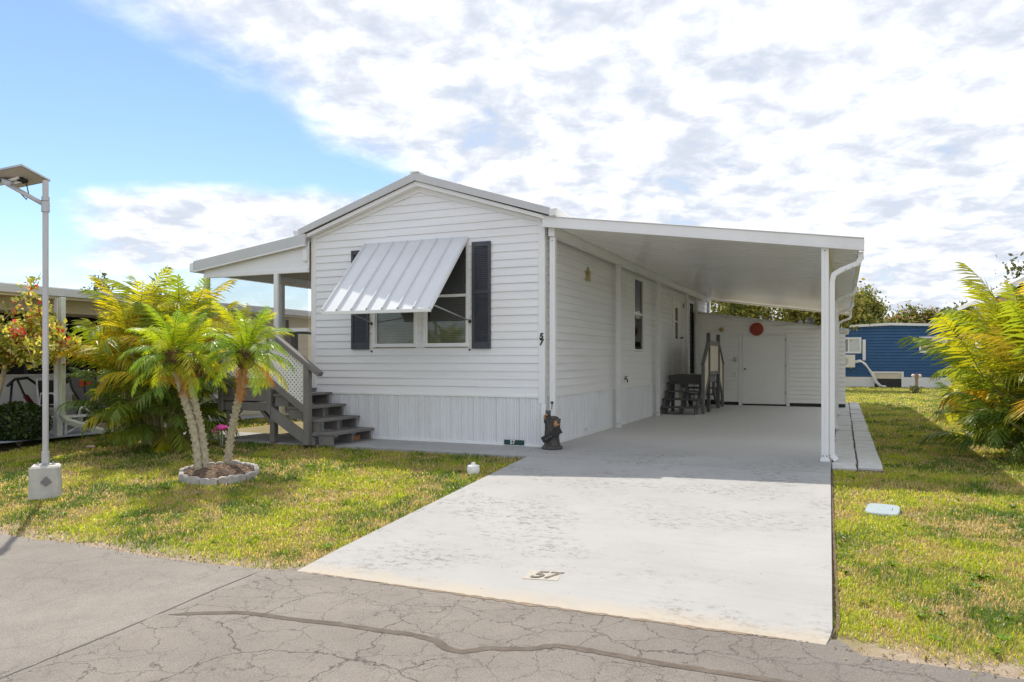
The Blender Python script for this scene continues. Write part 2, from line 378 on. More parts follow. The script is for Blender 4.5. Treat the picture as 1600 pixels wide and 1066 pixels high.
def m_road():
    m, nt, b = nodemat('old_asphalt')
    g = N(nt, 'ShaderNodeNewGeometry'); sp = N(nt, 'ShaderNodeSeparateXYZ'); nt.links.new(g.outputs['Position'], sp.inputs[0])
    v = coords(nt)
    nd = N(nt, 'ShaderNodeTexNoise'); nd.inputs['Scale'].default_value = 3.2; nd.inputs['Detail'].default_value = 8; nd.inputs['Roughness'].default_value = 0.62; nt.links.new(v, nd.inputs['Vector'])
    off = N(nt, 'ShaderNodeVectorMath', operation='MULTIPLY_ADD')
    nt.links.new(nd.outputs['Color'], off.inputs[0]); off.inputs[1].default_value = (0.42, 0.42, 0); nt.links.new(v, off.inputs[2])
    def crack(scale, w, off=off):
        vo = N(nt, 'ShaderNodeTexVoronoi', feature='DISTANCE_TO_EDGE', voronoi_dimensions='2D')
        vo.inputs['Scale'].default_value = scale; nt.links.new(off.outputs[0], vo.inputs['Vector'])
        mr = N(nt, 'ShaderNodeMapRange'); nt.links.new(vo.outputs['Distance'], mr.inputs[0])
        mr.inputs[1].default_value = 0.0; mr.inputs[2].default_value = w; mr.inputs[3].default_value = 1.0; mr.inputs[4].default_value = 0.0
        return mr.outputs[0]
    k0 = mth(nt, 'MULTIPLY', crack(1.15, 0.010), ramp(nt, noise(nt, v, 0.55, 2), [(0.46, 0.0), (0.56, 1.0)]))
    k1 = mth(nt, 'MULTIPLY', crack(3.1, 0.012), ramp(nt, noise(nt, v, 1.3, 4), [(0.36, 0.0), (0.54, 0.85)]))
    k2 = mth(nt, 'MULTIPLY', crack(8.5, 0.022), ramp(nt, noise(nt, v, 2.1, 4), [(0.46, 0.0), (0.66, 0.55)]))
    k = mth(nt, 'MAXIMUM', k0, mth(nt, 'MAXIMUM', k1, k2))
    right = N(nt, 'ShaderNodeMapRange'); nt.links.new(sp.outputs[0], right.inputs[0]); right.inputs[1].default_value = -0.03; right.inputs[2].default_value = 0.05
    k = mth(nt, 'MULTIPLY', k, mth(nt, 'ADD', mth(nt, 'MULTIPLY', right.outputs[0], 0.72), 0.28))
    big = noise(nt, v, 0.9, 8, 0.7); fine = noise(nt, v, 110, 4, 0.8); med = noise(nt, v, 7, 7, 0.75)
    cr_ = ramp(nt, big, [(0.3, (0.225, 0.203, 0.183)), (0.7, (0.30, 0.272, 0.246))])
    cl_ = ramp(nt, big, [(0.3, (0.235, 0.214, 0.195)), (0.7, (0.32, 0.293, 0.267))])
    c_ = mixc(nt, right.outputs[0], cl_, cr_)
    c_ = mixc(nt, ramp(nt, med, [(0.45, 0.0), (0.8, 0.35)]), c_, (0.17, 0.15, 0.14))
    # the lane away from the verge is a shade darker on the right, where tyres polish it
    far = N(nt, 'ShaderNodeMapRange', interpolation_type='SMOOTHSTEP'); nt.links.new(sp.outputs[0], far.inputs[0]); far.inputs[1].default_value = 1.5; far.inputs[2].default_value = 5.0
    c_ = mixc(nt, mth(nt, 'MULTIPLY', far.outputs[0], 0.4), c_, (0.15, 0.137, 0.13))
    c_ = mixc(nt, ramp(nt, fine, [(0.40, 0.75), (0.60, 0.0)]), c_, mixc(nt, 1.0, c_, (0.5, 0.5, 0.5), 'MULTIPLY'))
    c_ = mixc(nt, mth(nt, 'MULTIPLY', k, 0.75), c_, (0.06, 0.054, 0.05))
    nt.links.new(c_, b.inputs['Base Color']); b.inputs['Roughness'].default_value = 0.9; b.inputs['Specular IOR Level'].default_value = 0.15
    h = mth(nt, 'SUBTRACT', mth(nt, 'MULTIPLY', fine, 0.25), k)
    bump(nt, b, h, 0.6, 0.012)
    return m
def m_drive():
    m, nt, b = nodemat('painted_concrete')
    v = coords(nt); g = N(nt, 'ShaderNodeNewGeometry'); sp = N(nt, 'ShaderNodeSeparateXYZ'); nt.links.new(g.outputs['Position'], sp.inputs[0])
    big = noise(nt, v, 0.6, 6, 0.65); fine = noise(nt, v, 90, 4, 0.7)
    c_ = ramp(nt, big, [(0.3, (0.312, 0.311, 0.311)), (0.7, (0.378, 0.376, 0.373))])
    # worn flecks in loose patches, drawn out across the drive
    fl = noise(nt, coords(nt, (0.8, 1.3, 1)), 13, 9, 0.85)
    pt = noise(nt, coords(nt, (0.7, 1.0, 1)), 1.1, 4, 0.6)
    f = mth(nt, 'MULTIPLY', ramp(nt, fl, [(0.515, 0.0), (0.60, 0.95)]), ramp(nt, pt, [(0.44, 0.0), (0.62, 1.0)]))
    c_ = mixc(nt, f, c_, (0.13, 0.123, 0.11))
    sc = noise(nt, coords(nt, (0.5, 6, 1)), 2.0, 6, 0.7)
    c_ = mixc(nt, ramp(nt, sc, [(0.52, 0.0), (0.75, 0.40)]), c_, (0.28, 0.27, 0.25))
    spk = noise(nt, v, 28, 2, 0.5); c_ = mixc(nt, ramp(nt, spk, [(0.735, 0.0), (0.76, 0.8)]), c_, (0.10, 0.09, 0.08))
    # bare yellowish concrete where the paint has gone at the road end
    yv = mth(nt, 'ADD', sp.outputs[1], mth(nt, 'MULTIPLY', noise(nt, v, 3, 6, 0.7), 0.35))
    e_ = N(nt, 'ShaderNodeMapRange', interpolation_type='SMOOTHSTEP'); nt.links.new(yv, e_.inputs[0]); e_.inputs[1].default_value = -5.50; e_.inputs[2].default_value = -5.78
    c_ = mixc(nt, mth(nt, 'MULTIPLY', e_.outputs[0], 0.75), c_, (0.42, 0.36, 0.28))
    # the floor pales under the carport roof: colour lifted to brighten the shade there
    floor_lift = N(nt, 'ShaderNodeMapRange', interpolation_type='SMOOTHSTEP'); nt.links.new(sp.outputs[1], floor_lift.inputs[0]); floor_lift.inputs[1].default_value = -0.6; floor_lift.inputs[2].default_value = 2.5
    c_ = mixc(nt, mth(nt, 'MULTIPLY', floor_lift.outputs[0], 0.8), c_, (0.68, 0.675, 0.665))
    nt.links.new(c_, b.inputs['Base Color']); b.inputs['Roughness'].default_value = 0.8; b.inputs['Specular IOR Level'].default_value = 0.25
    bump(nt, b, mth(nt, 'SUBTRACT', mth(nt, 'MULTIPLY', fine, 0.5), f), 0.35, 0.004)
    return m
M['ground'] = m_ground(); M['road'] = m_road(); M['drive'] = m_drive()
M['tar'] = pmat('crack_sealer', (0.12, 0.10, 0.085), 0.9, 0.2, 12, bmp=0.4, bscale=70, spec=0.1, dirt=(0.2, 0.18, 0.16, 0.5), dscale=8)
M['soil'] = pmat('edge_soil', (0.13, 0.085, 0.06), 0.95, 0.3, 20, bmp=0.8, bscale=40, bdist=0.02)

def sheet(name, us, vs, zoff, mat, zfun=gz):
    V = [(u, v, zfun(v)+zoff) for v in vs for u in us]; n = len(us)
    F = [(j*n+i, j*n+i+1, (j+1)*n+i+1, (j+1)*n+i) for j in range(len(vs)-1) for i in range(n-1)]
    me = bpy.data.meshes.new(name); me.from_pydata(V, [], F); me.update()
    return me
_v = [-400, -60, -12, -6.4, -6.2, -6.06] + list(np.arange(-6, -1.2, 0.2)) + [-1, 3, 12, 40, 120, 600]
_u = [-500, -120, -40, -20, -10, -5, 0, 5, 10, 20, 40, 120, 500]
tag(link(sheet('ground', _u, _v, -0.035, None, lambda v: gz(v) - (0.03 if v < -6.05 else 0)), 'ground', M['ground']), kind='structure')
me = npmesh('road', [(-60, -16, -0.352), (60, -16, -0.352), (60, -6.02, -0.352), (-60, -6.02, -0.352)], [(0, 1, 2, 3)])
# a worn, uneven edge on the verge side
_xs = np.arange(-60, 60.01, 0.12); rn = np.random.default_rng(3)
_ed = -6.03 + 0.05*np.sin(_xs*0.9) + 0.035*np.sin(_xs*2.7+1) + rn.normal(0, 0.014, len(_xs))
_ed = np.where((_xs > 0.05) & (_xs < 4.25), -5.84, _ed)
V = [(x, -16, -0.354) for x in _xs] + [(x, y, -0.356) for x, y in zip(_xs, _ed)]
n = len(_xs)
me = npmesh('road', V, [(i, i+1, n+i+1, n+i) for i in range(n-1)])
tag(link(me, 'road', M['road']), kind='structure')
TAR = [(0.074,-7.143),(0.203,-7.059),(0.5,-6.901),(0.863,-6.88),(1.283,-6.826),(1.573,-6.824),(1.744,-6.798),(1.966,-6.829),(2.055,-6.914),(2.178,-6.933),(2.281,-6.813),(2.532,-6.725),(2.625,-6.617),(2.767,-6.6),(3.005,-6.612),(3.306,-6.63),(3.585,-6.621),(3.85,-6.613),(4.164,-6.611),(4.6,-6.66),(5.4,-6.7)]
def ribbon(pts, w, z, jit=0.12, sub=6, seed=1):
    r_ = np.random.default_rng(seed); P_ = []
    for a, b in zip(pts[:-1], pts[1:]):
        for k in range(sub): P_.append(np.array(a)+(np.array(b)-np.array(a))*k/sub)
    P_.append(np.array(pts[-1])); P_ = np.array(P_)
    Q = P_.copy()
    for _ in range(2): Q[1:-1] = (Q[:-2]+2*Q[1:-1]+Q[2:])/4
    T = np.gradient(Q, axis=0); T /= np.linalg.norm(T, axis=1)[:, None]+1e-9
    Nn = np.stack([-T[:, 1], T[:, 0]], 1); m_ = len(Q)
    wl = w/2*(1+r_.normal(0, jit, m_)); wr = w/2*(1+r_.normal(0, jit, m_))
    tap = np.minimum(1, np.minimum(np.arange(m_)+0.3, m_-np.arange(m_))/5.0)
    A = Q+Nn*(wl*tap)[:, None]; B = Q-Nn*(wr*tap)[:, None]
    zz = (lambda y: z) if not callable(z) else z
    V = [(x, y, zz(y)) for x, y in A] + [(x, y, zz(y)) for x, y in B]
    return npmesh('ribbon', V, [(m_+i, m_+i+1, i+1, i) for i in range(m_-1)])
tag(link(ribbon(TAR, 0.062, -0.3535), 'sealed_crack', M['tar']), kind='structure')
tag(link(ribbon([(-0.10, -6.05), (-0.06, -6.6), (0.03, -7.4), (0.085, -8.3), (0.14, -9.5)], 0.012, -0.3530, 0.5, 14), 'pavement_seam', M['paint_black']), kind='structure')

def slab(name, us, vs, top, thick, mat, left=None, right=None):
    """a concrete slab that follows the fall of the ground"""
    V = []; nv = len(vs)
    for z_ in (top, top-thick):
        for v in vs:
            a = left(v) if left else us[0]; b_ = right(v) if right else us[1]
            for k in range(5): V.append((a+(b_-a)*k/4, v, gz(v)+z_-(0.010*min(1, (-5.4-v)/0.55) if v < -5.4 else 0)))
    F = []; o2 = nv*5
    for j in range(nv-1):
        for k in range(4):
            a = j*5+k; F.append((a, a+1, a+6, a+5)); F.append((o2+a+5, o2+a+6, o2+a+1, o2+a))
        F.append((j*5, j*5+5, o2+j*5+5, o2+j*5)); F.append((j*5+4, o2+j*5+4, o2+j*5+9, j*5+9))
    for k in range(4):
        F.append((k, o2+k, o2+k+1, k+1)); q = (nv-1)*5+k; F.append((q, q+1, o2+q+1, o2+q))
    me = bpy.data.meshes.new(name); me.from_pydata(V, [], F); me.update()
    return tag(link(me, name, mat), kind='structure')
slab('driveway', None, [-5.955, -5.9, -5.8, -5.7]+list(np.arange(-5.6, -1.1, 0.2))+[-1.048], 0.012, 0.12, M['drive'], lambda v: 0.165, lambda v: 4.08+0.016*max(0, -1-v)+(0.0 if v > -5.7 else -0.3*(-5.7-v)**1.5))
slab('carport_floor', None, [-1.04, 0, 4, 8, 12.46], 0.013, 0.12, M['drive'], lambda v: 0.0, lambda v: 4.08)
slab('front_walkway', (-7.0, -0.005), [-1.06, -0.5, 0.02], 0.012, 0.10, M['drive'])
# dark soil line between drive and lawn
for nm, pts in (('soil_edge', [(4.10, -0.7), (4.105, -2.0), (4.14, -3.5), (4.175, -5.0), (4.19, -5.6), (4.13, -5.85)]), ('soil_edge', [(0.15, -1.07), (0.15, -3), (0.15, -5.9)])):
    tag(link(ribbon(pts, 0.018, lambda y: gz(y)-0.008, 0.3, 22), nm, M['soil']), kind='structure')
tag(link(ribbon([(0.10, -5.93), (1.2, -5.955), (2.5, -5.975), (3.6, -5.965), (4.0, -5.93), (4.12, -5.85)], 0.040, -0.3535, 0.55, 30, 7), 'dirt_line', pmat('road_dirt', (0.20, 0.155, 0.115), 0.95, 0.3, 20, bmp=0.6, bscale=60)), kind='structure')
# stencilled house number at the foot of the drive
sl = -0.075
tag(link(npmesh('number_patch', [(1.975, -5.545, gz(-5.545)+0.0125), (2.245, -5.50, gz(-5.5)+0.0125), (2.225, -5.31, gz(-5.31)+0.0145), (1.965, -5.355, gz(-5.355)+0.0145)], [(0, 1, 2, 3)]), 'number_patch', pmat('faded_stencil_ground', (0.375, 0.345, 0.30), 0.8, 0.1, 20)), kind='structure')
tm = text_mesh('57', 0.20, 0.35, 0.0008, 0.004)
o = link(tm, 'stencil_number', pmat('worn_grey_paint', (0.115, 0.10, 0.085), 0.8, 0.3, 40, dirt=(0.32, 0.29, 0.25, 0.6), dscale=22))
o.location = (2.105, -5.43, gz(-5.43)+0.0168); o.rotation_euler = (math.atan2(gz(-5.3)-gz(-5.55), 0.25), 0, R(10))
tag(o, 'faded grey stencilled number 57 painted near the road end of driveway', 'number')

# stepping pavers beside the carport
pp = tag(link(npmesh('paver_path', [(4.0, -0.66, -0.02), (4.70, -0.66, -0.02), (4.66, 15.5, -0.02), (3.98, 15.5, -0.02)], [(0, 1, 2, 3)]), 'paver_path', M['soil']), kind='structure')
pb = MB().box(-0.15, 0.15, -0.298, 0.298, -0.04, 0.0); pm = bpy.data.meshes.new('paver'); pm.from_pydata(pb.v, [], pb.f); pm.materials.append(M['paver'])
for j in range(26):
    for i, u0 in enumerate((4.235, 4.535)):
        o = bpy.data.objects.new('paver', pm); C.objects.link(o); o.parent = pp
        o.location = (u0+random.uniform(-.007, .007), -0.33+j*0.612+(0.10*i), 0.012+random.uniform(-.008, .008))
        o.rotation_euler = (R(random.uniform(-.7, .7)), R(random.uniform(-.8, .8)), R(random.uniform(-.9, .9))); o.scale = (0.93, 0.945, 1)
        bm_ = o.modifiers.new('bevel', 'BEVEL'); bm_.width = 0.008; bm_.segments = 1

# ================================================================ MOBILE HOME
W = -4.40                                                    # house runs from u = -4.40 to 0, depth 0 to 16
HB, EAVE, APEX = 0.80, 3.58, 4.24
def rake_z(u): return EAVE+(APEX-EAVE)*(1-abs(u+2.2)/2.2)
home = empty('mobile_home', (-2.2, 0, 0), 'white clapboard mobile home with gable front, striped metal awning and charcoal shutters', 'house')
# structure behind the boards
b_ = MB()
b_.prism([(W+0.03, 0.10, 0.05), (-0.03, 0.10, 0.05), (-0.03, 0.10, EAVE), (-2.2, 0.10, APEX), (W+0.03, 0.10, EAVE)], (0, 15.8, 0))
b_.build('wall_core', M['interior'], home)
WIN = [(-3.07, -2.30, 1.63, 3.19), (-2.08, -1.33, 1.63, 3.19)]
SIDE_OPEN = [(5.42, 6.20, 1.60, 3.14), (9.50, 10.66, 0.95, 3.02)]
def spans(a, b, z, openings):
    segs = [(a, b)]
    for (x0, x1, z0, z1) in openings:
        if z0-0.03 < z < z1+0.03:
            out = []
            for s0, s1 in segs:
                if x1 <= s0 or x0 >= s1: out.append((s0, s1)); continue
                if x0 > s0: out.append((s0, x0))
                if x1 < s1: out.append((x1, s1))
            segs = out
    return segs
CH = 0.1255
def course(name, mat, parent, A, B, z0, z1, nrm, a1=None, b1=None, out=0.017, back=0.03):
    """one clapboard from A to B (plan points); lower edge stands proud. a1, b1: plan points of the upper edge when cut to a slope"""
    A, B = Vector(A), Vector(B); a1 = Vector(a1) if a1 else A; b1 = Vector(b1) if b1 else B; n_ = Vector(nrm)
    lo, hi = out, 0.004
    V = [A-n_*back, B-n_*back, B+n_*lo, A+n_*lo, A+n_*(lo-0.0), B+n_*(lo-0.0), b1+n_*hi, a1+n_*hi, a1-n_*back, b1-n_*back]
    Zs = [z0, z0, z0, z0, z0+0.012, z0+0.012, z1, z1, z1, z1]
    V = [(p.x, p.y, z) for p, z in zip(V, Zs)]
    F = [(0, 1, 2, 3), (3, 2, 5, 4), (4, 5, 6, 7), (7, 6, 9, 8), (0, 3, 4, 7, 8), (1, 9, 6, 5, 2), (0, 8, 9, 1)]
    me = bpy.data.meshes.new(name); me.from_pydata(V, [], F); me.update()
    return link(me, name, mat, parent)
fw = MB().box(W+0.01, -0.01, 0.085, 0.099, HB, EAVE).build('front_wall', M['siding'], home)
z = HB
while z < APEX-0.06:
    z1 = min(z+CH, APEX-0.01)
    if z1 <= EAVE:
        for s0, s1 in spans(W+0.07, -0.07, (z+z1)/2, [(w[0]-0.02, w[1]+0.02, w[2]-0.02, w[3]+0.02) for w in WIN]):
            cut_ = random.uniform(s0+0.6, s1-0.6) if s1-s0 > 3 and random.random() < 0.6 else None
            for a_, b_2, o_ in ([(s0, s1, 0.017)] if cut_ is None else [(s0, cut_, 0.0185), (cut_, s1, 0.016)]):
                course('siding_board', M['siding'], fw, (a_, 0), (b_2, 0), z+random.uniform(-.0015, .0015), z1-0.001, (0, -1), out=o_)
    else:
        def hw(zz): return max(0.02, 2.2*(1-max(0, zz-EAVE)/(APEX-EAVE))-0.03)
        course('siding_board', M['siding'], fw, (-2.2-hw(z), 0), (-2.2+hw(z), 0), z, z1-0.001, (0, -1), (-2.2-hw(z1), 0), (-2.2+hw(z1), 0))
    z += CH
rw = MB().box(-0.099, -0.085, 0.11, 15.9, HB, EAVE).build('side_wall', M['siding'], home)
z = HB
while z < EAVE-0.05:
    z1 = min(z+CH, EAVE)
    for s0, s1 in spans(0.07, 15.9, (z+z1)/2, [(w[0]-0.02, w[1]+0.02, w[2]-0.02, w[3]+0.02) for w in SIDE_OPEN]):
        course('siding_board', M['siding'], rw, (0, s0), (0, s1), z, z1-0.001, (1, 0), out=0.026)
    z += CH
lw = MB().box(W+0.085, W+0.099, 0.11, 15.9, HB, EAVE).build('porch_wall', M['siding'], home)
z = HB
while z < EAVE-0.05:
    course('siding_board', M['siding'], lw, (W, 15.9), (W, 0.07), z, min(z+CH, EAVE)-0.001, (-1, 0)); z += CH
bw = box('back_wall', M['siding'], home, W, 0, 15.9, 15.95, 0.05, EAVE)
# corner trims
for u0, u1 in ((W-0.012, W+0.085), (-0.085, 0.022)):
    box('corner_trim', M['trim'], home, u0, u1, -0.028, 0.085, HB-0.12 if u0 > -1 else HB, EAVE+0.01, 0.004)
box('base_strip', M['trim'], home, W+0.085, -0.086, -0.034, 0.02, HB-0.035, HB+0.002, 0.003)
box('base_strip', M['trim'], home, -0.02, 0.034, 0.086, 15.9, HB-0.035, HB+0.002, 0.003)
# vertical ribbed skirting, one panel at a time
M['fascia_grey'] = pmat('grey_roof_edge', (0.54, 0.55, 0.56), 0.4, 0.05, 2, bmp=0.03)
def ribbed(width, h, seed=0):
    r_ = random.Random(seed); prof = []; x = 0.0
    prof.append((0.0, 0.004)); prof.append((0.004, 0.010))
    k = 6; st = (width-0.012)/k
    for i in range(k):
        a = 0.006+i*st
        d = 0.020 if i % 3 else 0.026
        prof += [(a+0.004, d), (a+st*0.34, d), (a+st*0.40, d-0.016), (a+st*0.60, d-0.016), (a+st*0.66, d-0.004), (a+st*0.78, d-0.004), (a+st*0.84, d-0.016), (a+st*0.97, d-0.016)]
    prof.append((width, 0.004))
    V = [(x, -y, 0) for x, y in prof]+[(x, -y, h) for x, y in prof]; n = len(prof)
    F = [(i, i+1, n+i+1, n+i) for i in range(n-1)]
    me = bpy.data.meshes.new('skirting_panel'); me.from_pydata(V, [], F); me.update(); me.materials.append(M['skirt']); return me
npan = 11; pw = (4.40-0.02)/npan; sk = ribbed(pw-0.004, HB-0.05)
for i in range(npan):
    o = bpy.data.objects.new('skirting_panel', sk); C.objects.link(o); hang(o, home); o.location = (W+0.01+i*pw, -0.002, 0.016)
sk2 = ribbed(0.40-0.004, HB-0.05)
for i in range(39):
    o = bpy.data.objects.new('skirting_panel', sk2); C.objects.link(o); hang(o, home); o.location = (0.002, 0.05+i*0.40, 0.016); o.rotation_euler = (0, 0, R(90))
box('skirting_rail', M['trim'], home, W+0.0, 0.018, -0.034, 0.0, 0.0135, 0.05)
box('skirting_rail', M['trim'], home, 0.0, 0.034, 0.03, 15.9, 0.0135, 0.05)
MB().box(-0.035, 0.037, -0.037, 0.035, 0.0133, HB-0.121).build('corner_trim', M['trim'], home, bevel=0.004)
# roof: two slopes, rake fascia in two steps, gutters
for sgn in (-1, 1):
    eu = -2.2+sgn*2.36; ez = 3.60
    o = MB().prism([(-2.2, -0.16, 4.36), (eu, -0.16, ez), (eu, -0.16, ez+0.045), (-2.2, -0.16, 4.405)], (0, 16.3, 0)).build('roof_slope', M['roof'], home)
    MB().prism([(-2.2, -0.19, 4.29), (eu+sgn*0.01, -0.19, ez-0.06), (eu+sgn*0.01, -0.19, ez+0.055), (-2.2, -0.19, 4.425)], (0, 0.028, 0)).build('rake_fascia', M['fascia_grey'], home, bevel=0.003)
    MB().prism([(-2.2, -0.145, 4.215), (eu-sgn*0.10, -0.145, ez-0.10), (eu-sgn*0.10, -0.145, ez-0.045), (-2.2, -0.145, 4.288)], (0, 0.125, 0)).build('rake_trim', M['trim'], home)
    MB().prism([(-2.2, -0.03, 4.13), (eu-sgn*0.19, -0.03, ez-0.13), (eu-sgn*0.19, -0.03, ez-0.075), (-2.2, -0.03, 4.214)], (0, 0.012, 0)).build('rake_trim', M['trim'], home)
    g = MB(); x0 = eu
    g.prism([(x0, -0.19, ez+0.03), (x0, -0.19, ez-0.07), (x0+sgn*0.085, -0.19, ez-0.07), (x0+sgn*0.12, -0.19, ez+0.035), (x0+sgn*0.11, -0.19, ez+0.035), (x0+sgn*0.078, -0.19, ez-0.06), (x0+sgn*0.01, -0.19, ez-0.06), (x0+sgn*0.01, -0.19, ez+0.03)], (0, 16.3, 0))
    g.prism([(x0, -0.192, ez+0.03), (x0, -0.192, ez-0.07), (x0+sgn*0.085, -0.192, ez-0.07), (x0+sgn*0.12, -0.192, ez+0.035)], (0, 0.004, 0))
    g.build('gutter', M['alum'], home)
MB().bar((-2.2, -0.2, 4.425), (-2.2, 16.1, 4.425), 0.16, 0.02).build('ridge_cap', M['alum'], home)

# windows -------------------------------------------------------
def slats(mb, a, b, z0, z1, n_, face, pitch=0.028, d=0.022, tilt=0.9):
    zz = z0
    while zz < z1:
        if face == 'front': mb.add([(a, d-0.004, zz), (b, d-0.004, zz), (b, d+0.012, zz+pitch*tilt), (a, d+0.012, zz+pitch*tilt)], [(0, 1, 2, 3)])
        else: mb.add([(-d+0.004, a, zz), (-d+0.004, b, zz), (-d-0.012, b, zz+pitch*tilt), (-d-0.012, a, zz+pitch*tilt)], [(0, 1, 2, 3)])
        zz += pitch
def front_window(u0, u1, z0, z1, label, blindtop=True):
    w = MB()
    t = 0.035
    for q in ((u0-0.045, u0, z0-0.05, z1+0.045), (u1, u1+0.045, z0-0.05, z1+0.045)): w.box(q[0], q[1], -0.034, 0.084, q[2], q[3])
    w.box(u0, u1, -0.034, 0.084, z1, z1+0.045); w.box(u0, u1, -0.034, 0.084, z0-0.05, z0)
    w = w.build('window', M['trim'], home, bevel=0.003); w['label'] = label
    box('sill', M['trim'], w, u0-0.06, u1+0.06, -0.05, -0.0345, z0-0.062, z0-0.028, 0.002)
    zm = 2.40
    s_ = MB(); s_.box(u0+0.001, u1-0.001, -0.012, 0.02, zm-0.022, zm+0.022)
    for a, b in ((u0+0.001, u0+0.022), (u1-0.022, u1-0.001)): s_.box(a, b, -0.008, 0.018, z0+0.001, zm-0.023); s_.box(a, b, 0.0, 0.022, zm+0.023, z1-0.001)
    s_.build('sash', M['trim'], w)
    box('pane', M['glass'], w, u0+0.023, u1-0.023, 0.002, 0.006, z0+0.002, zm-0.024)
    box('pane', M['glass'], w, u0+0.023, u1-0.023, 0.008, 0.012, zm+0.024, z1-0.002)
    bl = MB()
    if blindtop: slats(bl, u0+0.03, u1-0.03, z0+0.01, z1-0.01, 0, 'front', d=0.045)
    else:
        slats(bl, u0+0.03, u1-0.03, zm+0.05, z1-0.01, 0, 'front', d=0.045)
        bl.box(u0+0.02, u0+0.13, 0.05, 0.07, z0, zm)        # curtain edge
    bl.build('blind', M['blind'], w, kind='stuff')
    # dark sheet standing in for the unlit room behind the pane
    box('window_back', M['interior'], w, u0-0.02, u1+0.02, 0.078, 0.0845, z0-0.01, z1+0.01)
front_window(*WIN[0], 'window half under the awning with raised blind')
front_window(*WIN[1], 'window with closed slatted blind beside the right shutter', True)
for i in range(12):   # narrow mullion boards between the windows are part of the siding courses
    pass
def shutter(u0, u1, z0, z1, label):
    s_ = MB(); fr = 0.045; zm = z0+0.53*(z1-z0)
    s_.box(u0, u0+fr, -0.052, -0.019, z0, z1); s_.box(u1-fr, u1, -0.052, -0.019, z0, z1)
    for a, b in ((z0, z0+0.10), (zm-0.03, zm+0.03), (z1-0.08, z1)): s_.box(u0+fr, u1-fr, -0.051, -0.020, a, b)
    s_.box(u0+fr, u1-fr, -0.026, -0.020, z0+0.10, z1-0.08)
    o = s_.build('shutter', M['shutter'], home, bevel=0.003); o['label'] = label
    l_ = MB(); zz = z0+0.105
    while zz < z1-0.10:
        if not (zm-0.055 < zz < zm+0.03):
            l_.add([(u0+fr, -0.046, zz), (u1-fr, -0.046, zz), (u1-fr, -0.028, zz+0.026), (u0+fr, -0.028, zz+0.026), (u0+fr, -0.046, zz-0.004), (u1-fr, -0.046, zz-0.004)], [(0, 1, 2, 3), (4, 5, 1, 0)])
        zz += 0.03
    l_.build('louver', M['shutter'], o, kind='stuff')
    sc = MB()
    for a in (u0+0.022, u1-0.022):
        for zz in (z0+0.12, zm, z1-0.05): sc.lathe([(0.006, 0), (0.006, 0.004)], (a, -0.052, zz), 8, 'Y')
    sc.build('screw', M['dark'], o, kind='stuff')
shutter(-3.545, -3.19, 1.535, 3.235, 'charcoal shutter half hidden behind the awning')
shutter(-1.222, -0.893, 1.535, 3.24, 'full charcoal shutter nearest the house corner')
# awning ---------------------------------------------------------
AU0, AU1 = -3.245, -1.31; TOP = Vector((0, -0.045, 3.315)); BOT = Vector((0, -1.22, 2.115))
aw = MB().box(AU0-0.01, AU1+0.01, -0.06, -0.0185, 3.30, 3.335).build('awning', M['awning'], home); aw['label'] = 'white metal awning of seven seamed panels propped over the windows'
d_ = (BOT-TOP); nrm = Vector((0, d_.z, -d_.y)).normalized(); nrm = nrm if nrm.z > 0 else -nrm
ap = (AU1-AU0)/7
for i in range(7):
    a = AU0+i*ap; b2 = a+ap-0.004
    prof = [(a, 0.0), (a, 0.040), (a+0.016, 0.040), (a+0.022, 0.002), (b2-0.024, 0.0), (b2-0.016, 0.020), (b2-0.003, 0.020), (b2, 0.0)]
    V = [(x, TOP.y+nrm.y*h, TOP.z+nrm.z*h) for x, h in prof]+[(x, BOT.y+nrm.y*h, BOT.z+nrm.z*h) for x, h in prof]
    V += [(x, BOT.y+nrm.y*h, BOT.z+nrm.z*h) for x, h in ((a, -0.004), (b2, -0.004))]+[(x, TOP.y+nrm.y*h, TOP.z+nrm.z*h) for x, h in ((a, -0.004), (b2, -0.004))]
    n = 8; F = [(k, k+1, n+k+1, n+k) for k in range(7)]+[(16, 17, 19, 18), tuple(range(8, 16))[::-1]+()]
    F = F[:-1]+[(8, 9, 10, 11, 12, 13, 14, 15, 17, 16)]
    me = bpy.data.meshes.new('awning_panel'); me.from_pydata(V, [], F); me.update(); link(me, 'awning_panel', M['awning'], aw)
h_ = MB(); h_.bar((AU0-0.012, BOT.y, BOT.z-0.03), (AU1+0.012, BOT.y, BOT.z-0.03), 0.03, 0.055); h_.build('awning_hem', M['alum'], aw, bevel=0.004)
for a in (AU0-0.006, AU1+0.006):
    MB().prism([(a-0.006, TOP.y, TOP.z+0.02), (a-0.006, BOT.y, BOT.z+0.02), (a-0.006, BOT.y, BOT.z-0.05), (a-0.006, TOP.y, TOP.z-0.05)], (0.012, 0, 0)).build('awning_edge', M['alum'], aw)
for (ua, ub) in ((-2.96, -3.14), (AU1+0.002, -1.27)):
    MB().bar((ua, -1.13, 2.165), (ub, -0.03, 1.985), 0.022, 0.014).build('awning_arm', M['steel'], aw)
    MB().lathe([(0.03, 0), (0.03, 0.012), (0.014, 0.014), (0.014, 0.03)], (ub, -0.02, 1.975), 10, 'Y').build('arm_bracket', M['dark'], aw)
for ub, zz in ((-3.14, 1.50), (-1.27, 1.52)):
    MB().lathe([(0.016, 0), (0.016, 0.012), (0.008, 0.014), (0.008, 0.025)], (ub, -0.018, zz), 8, 'Y').build('wall_hook', M['dark'], home)
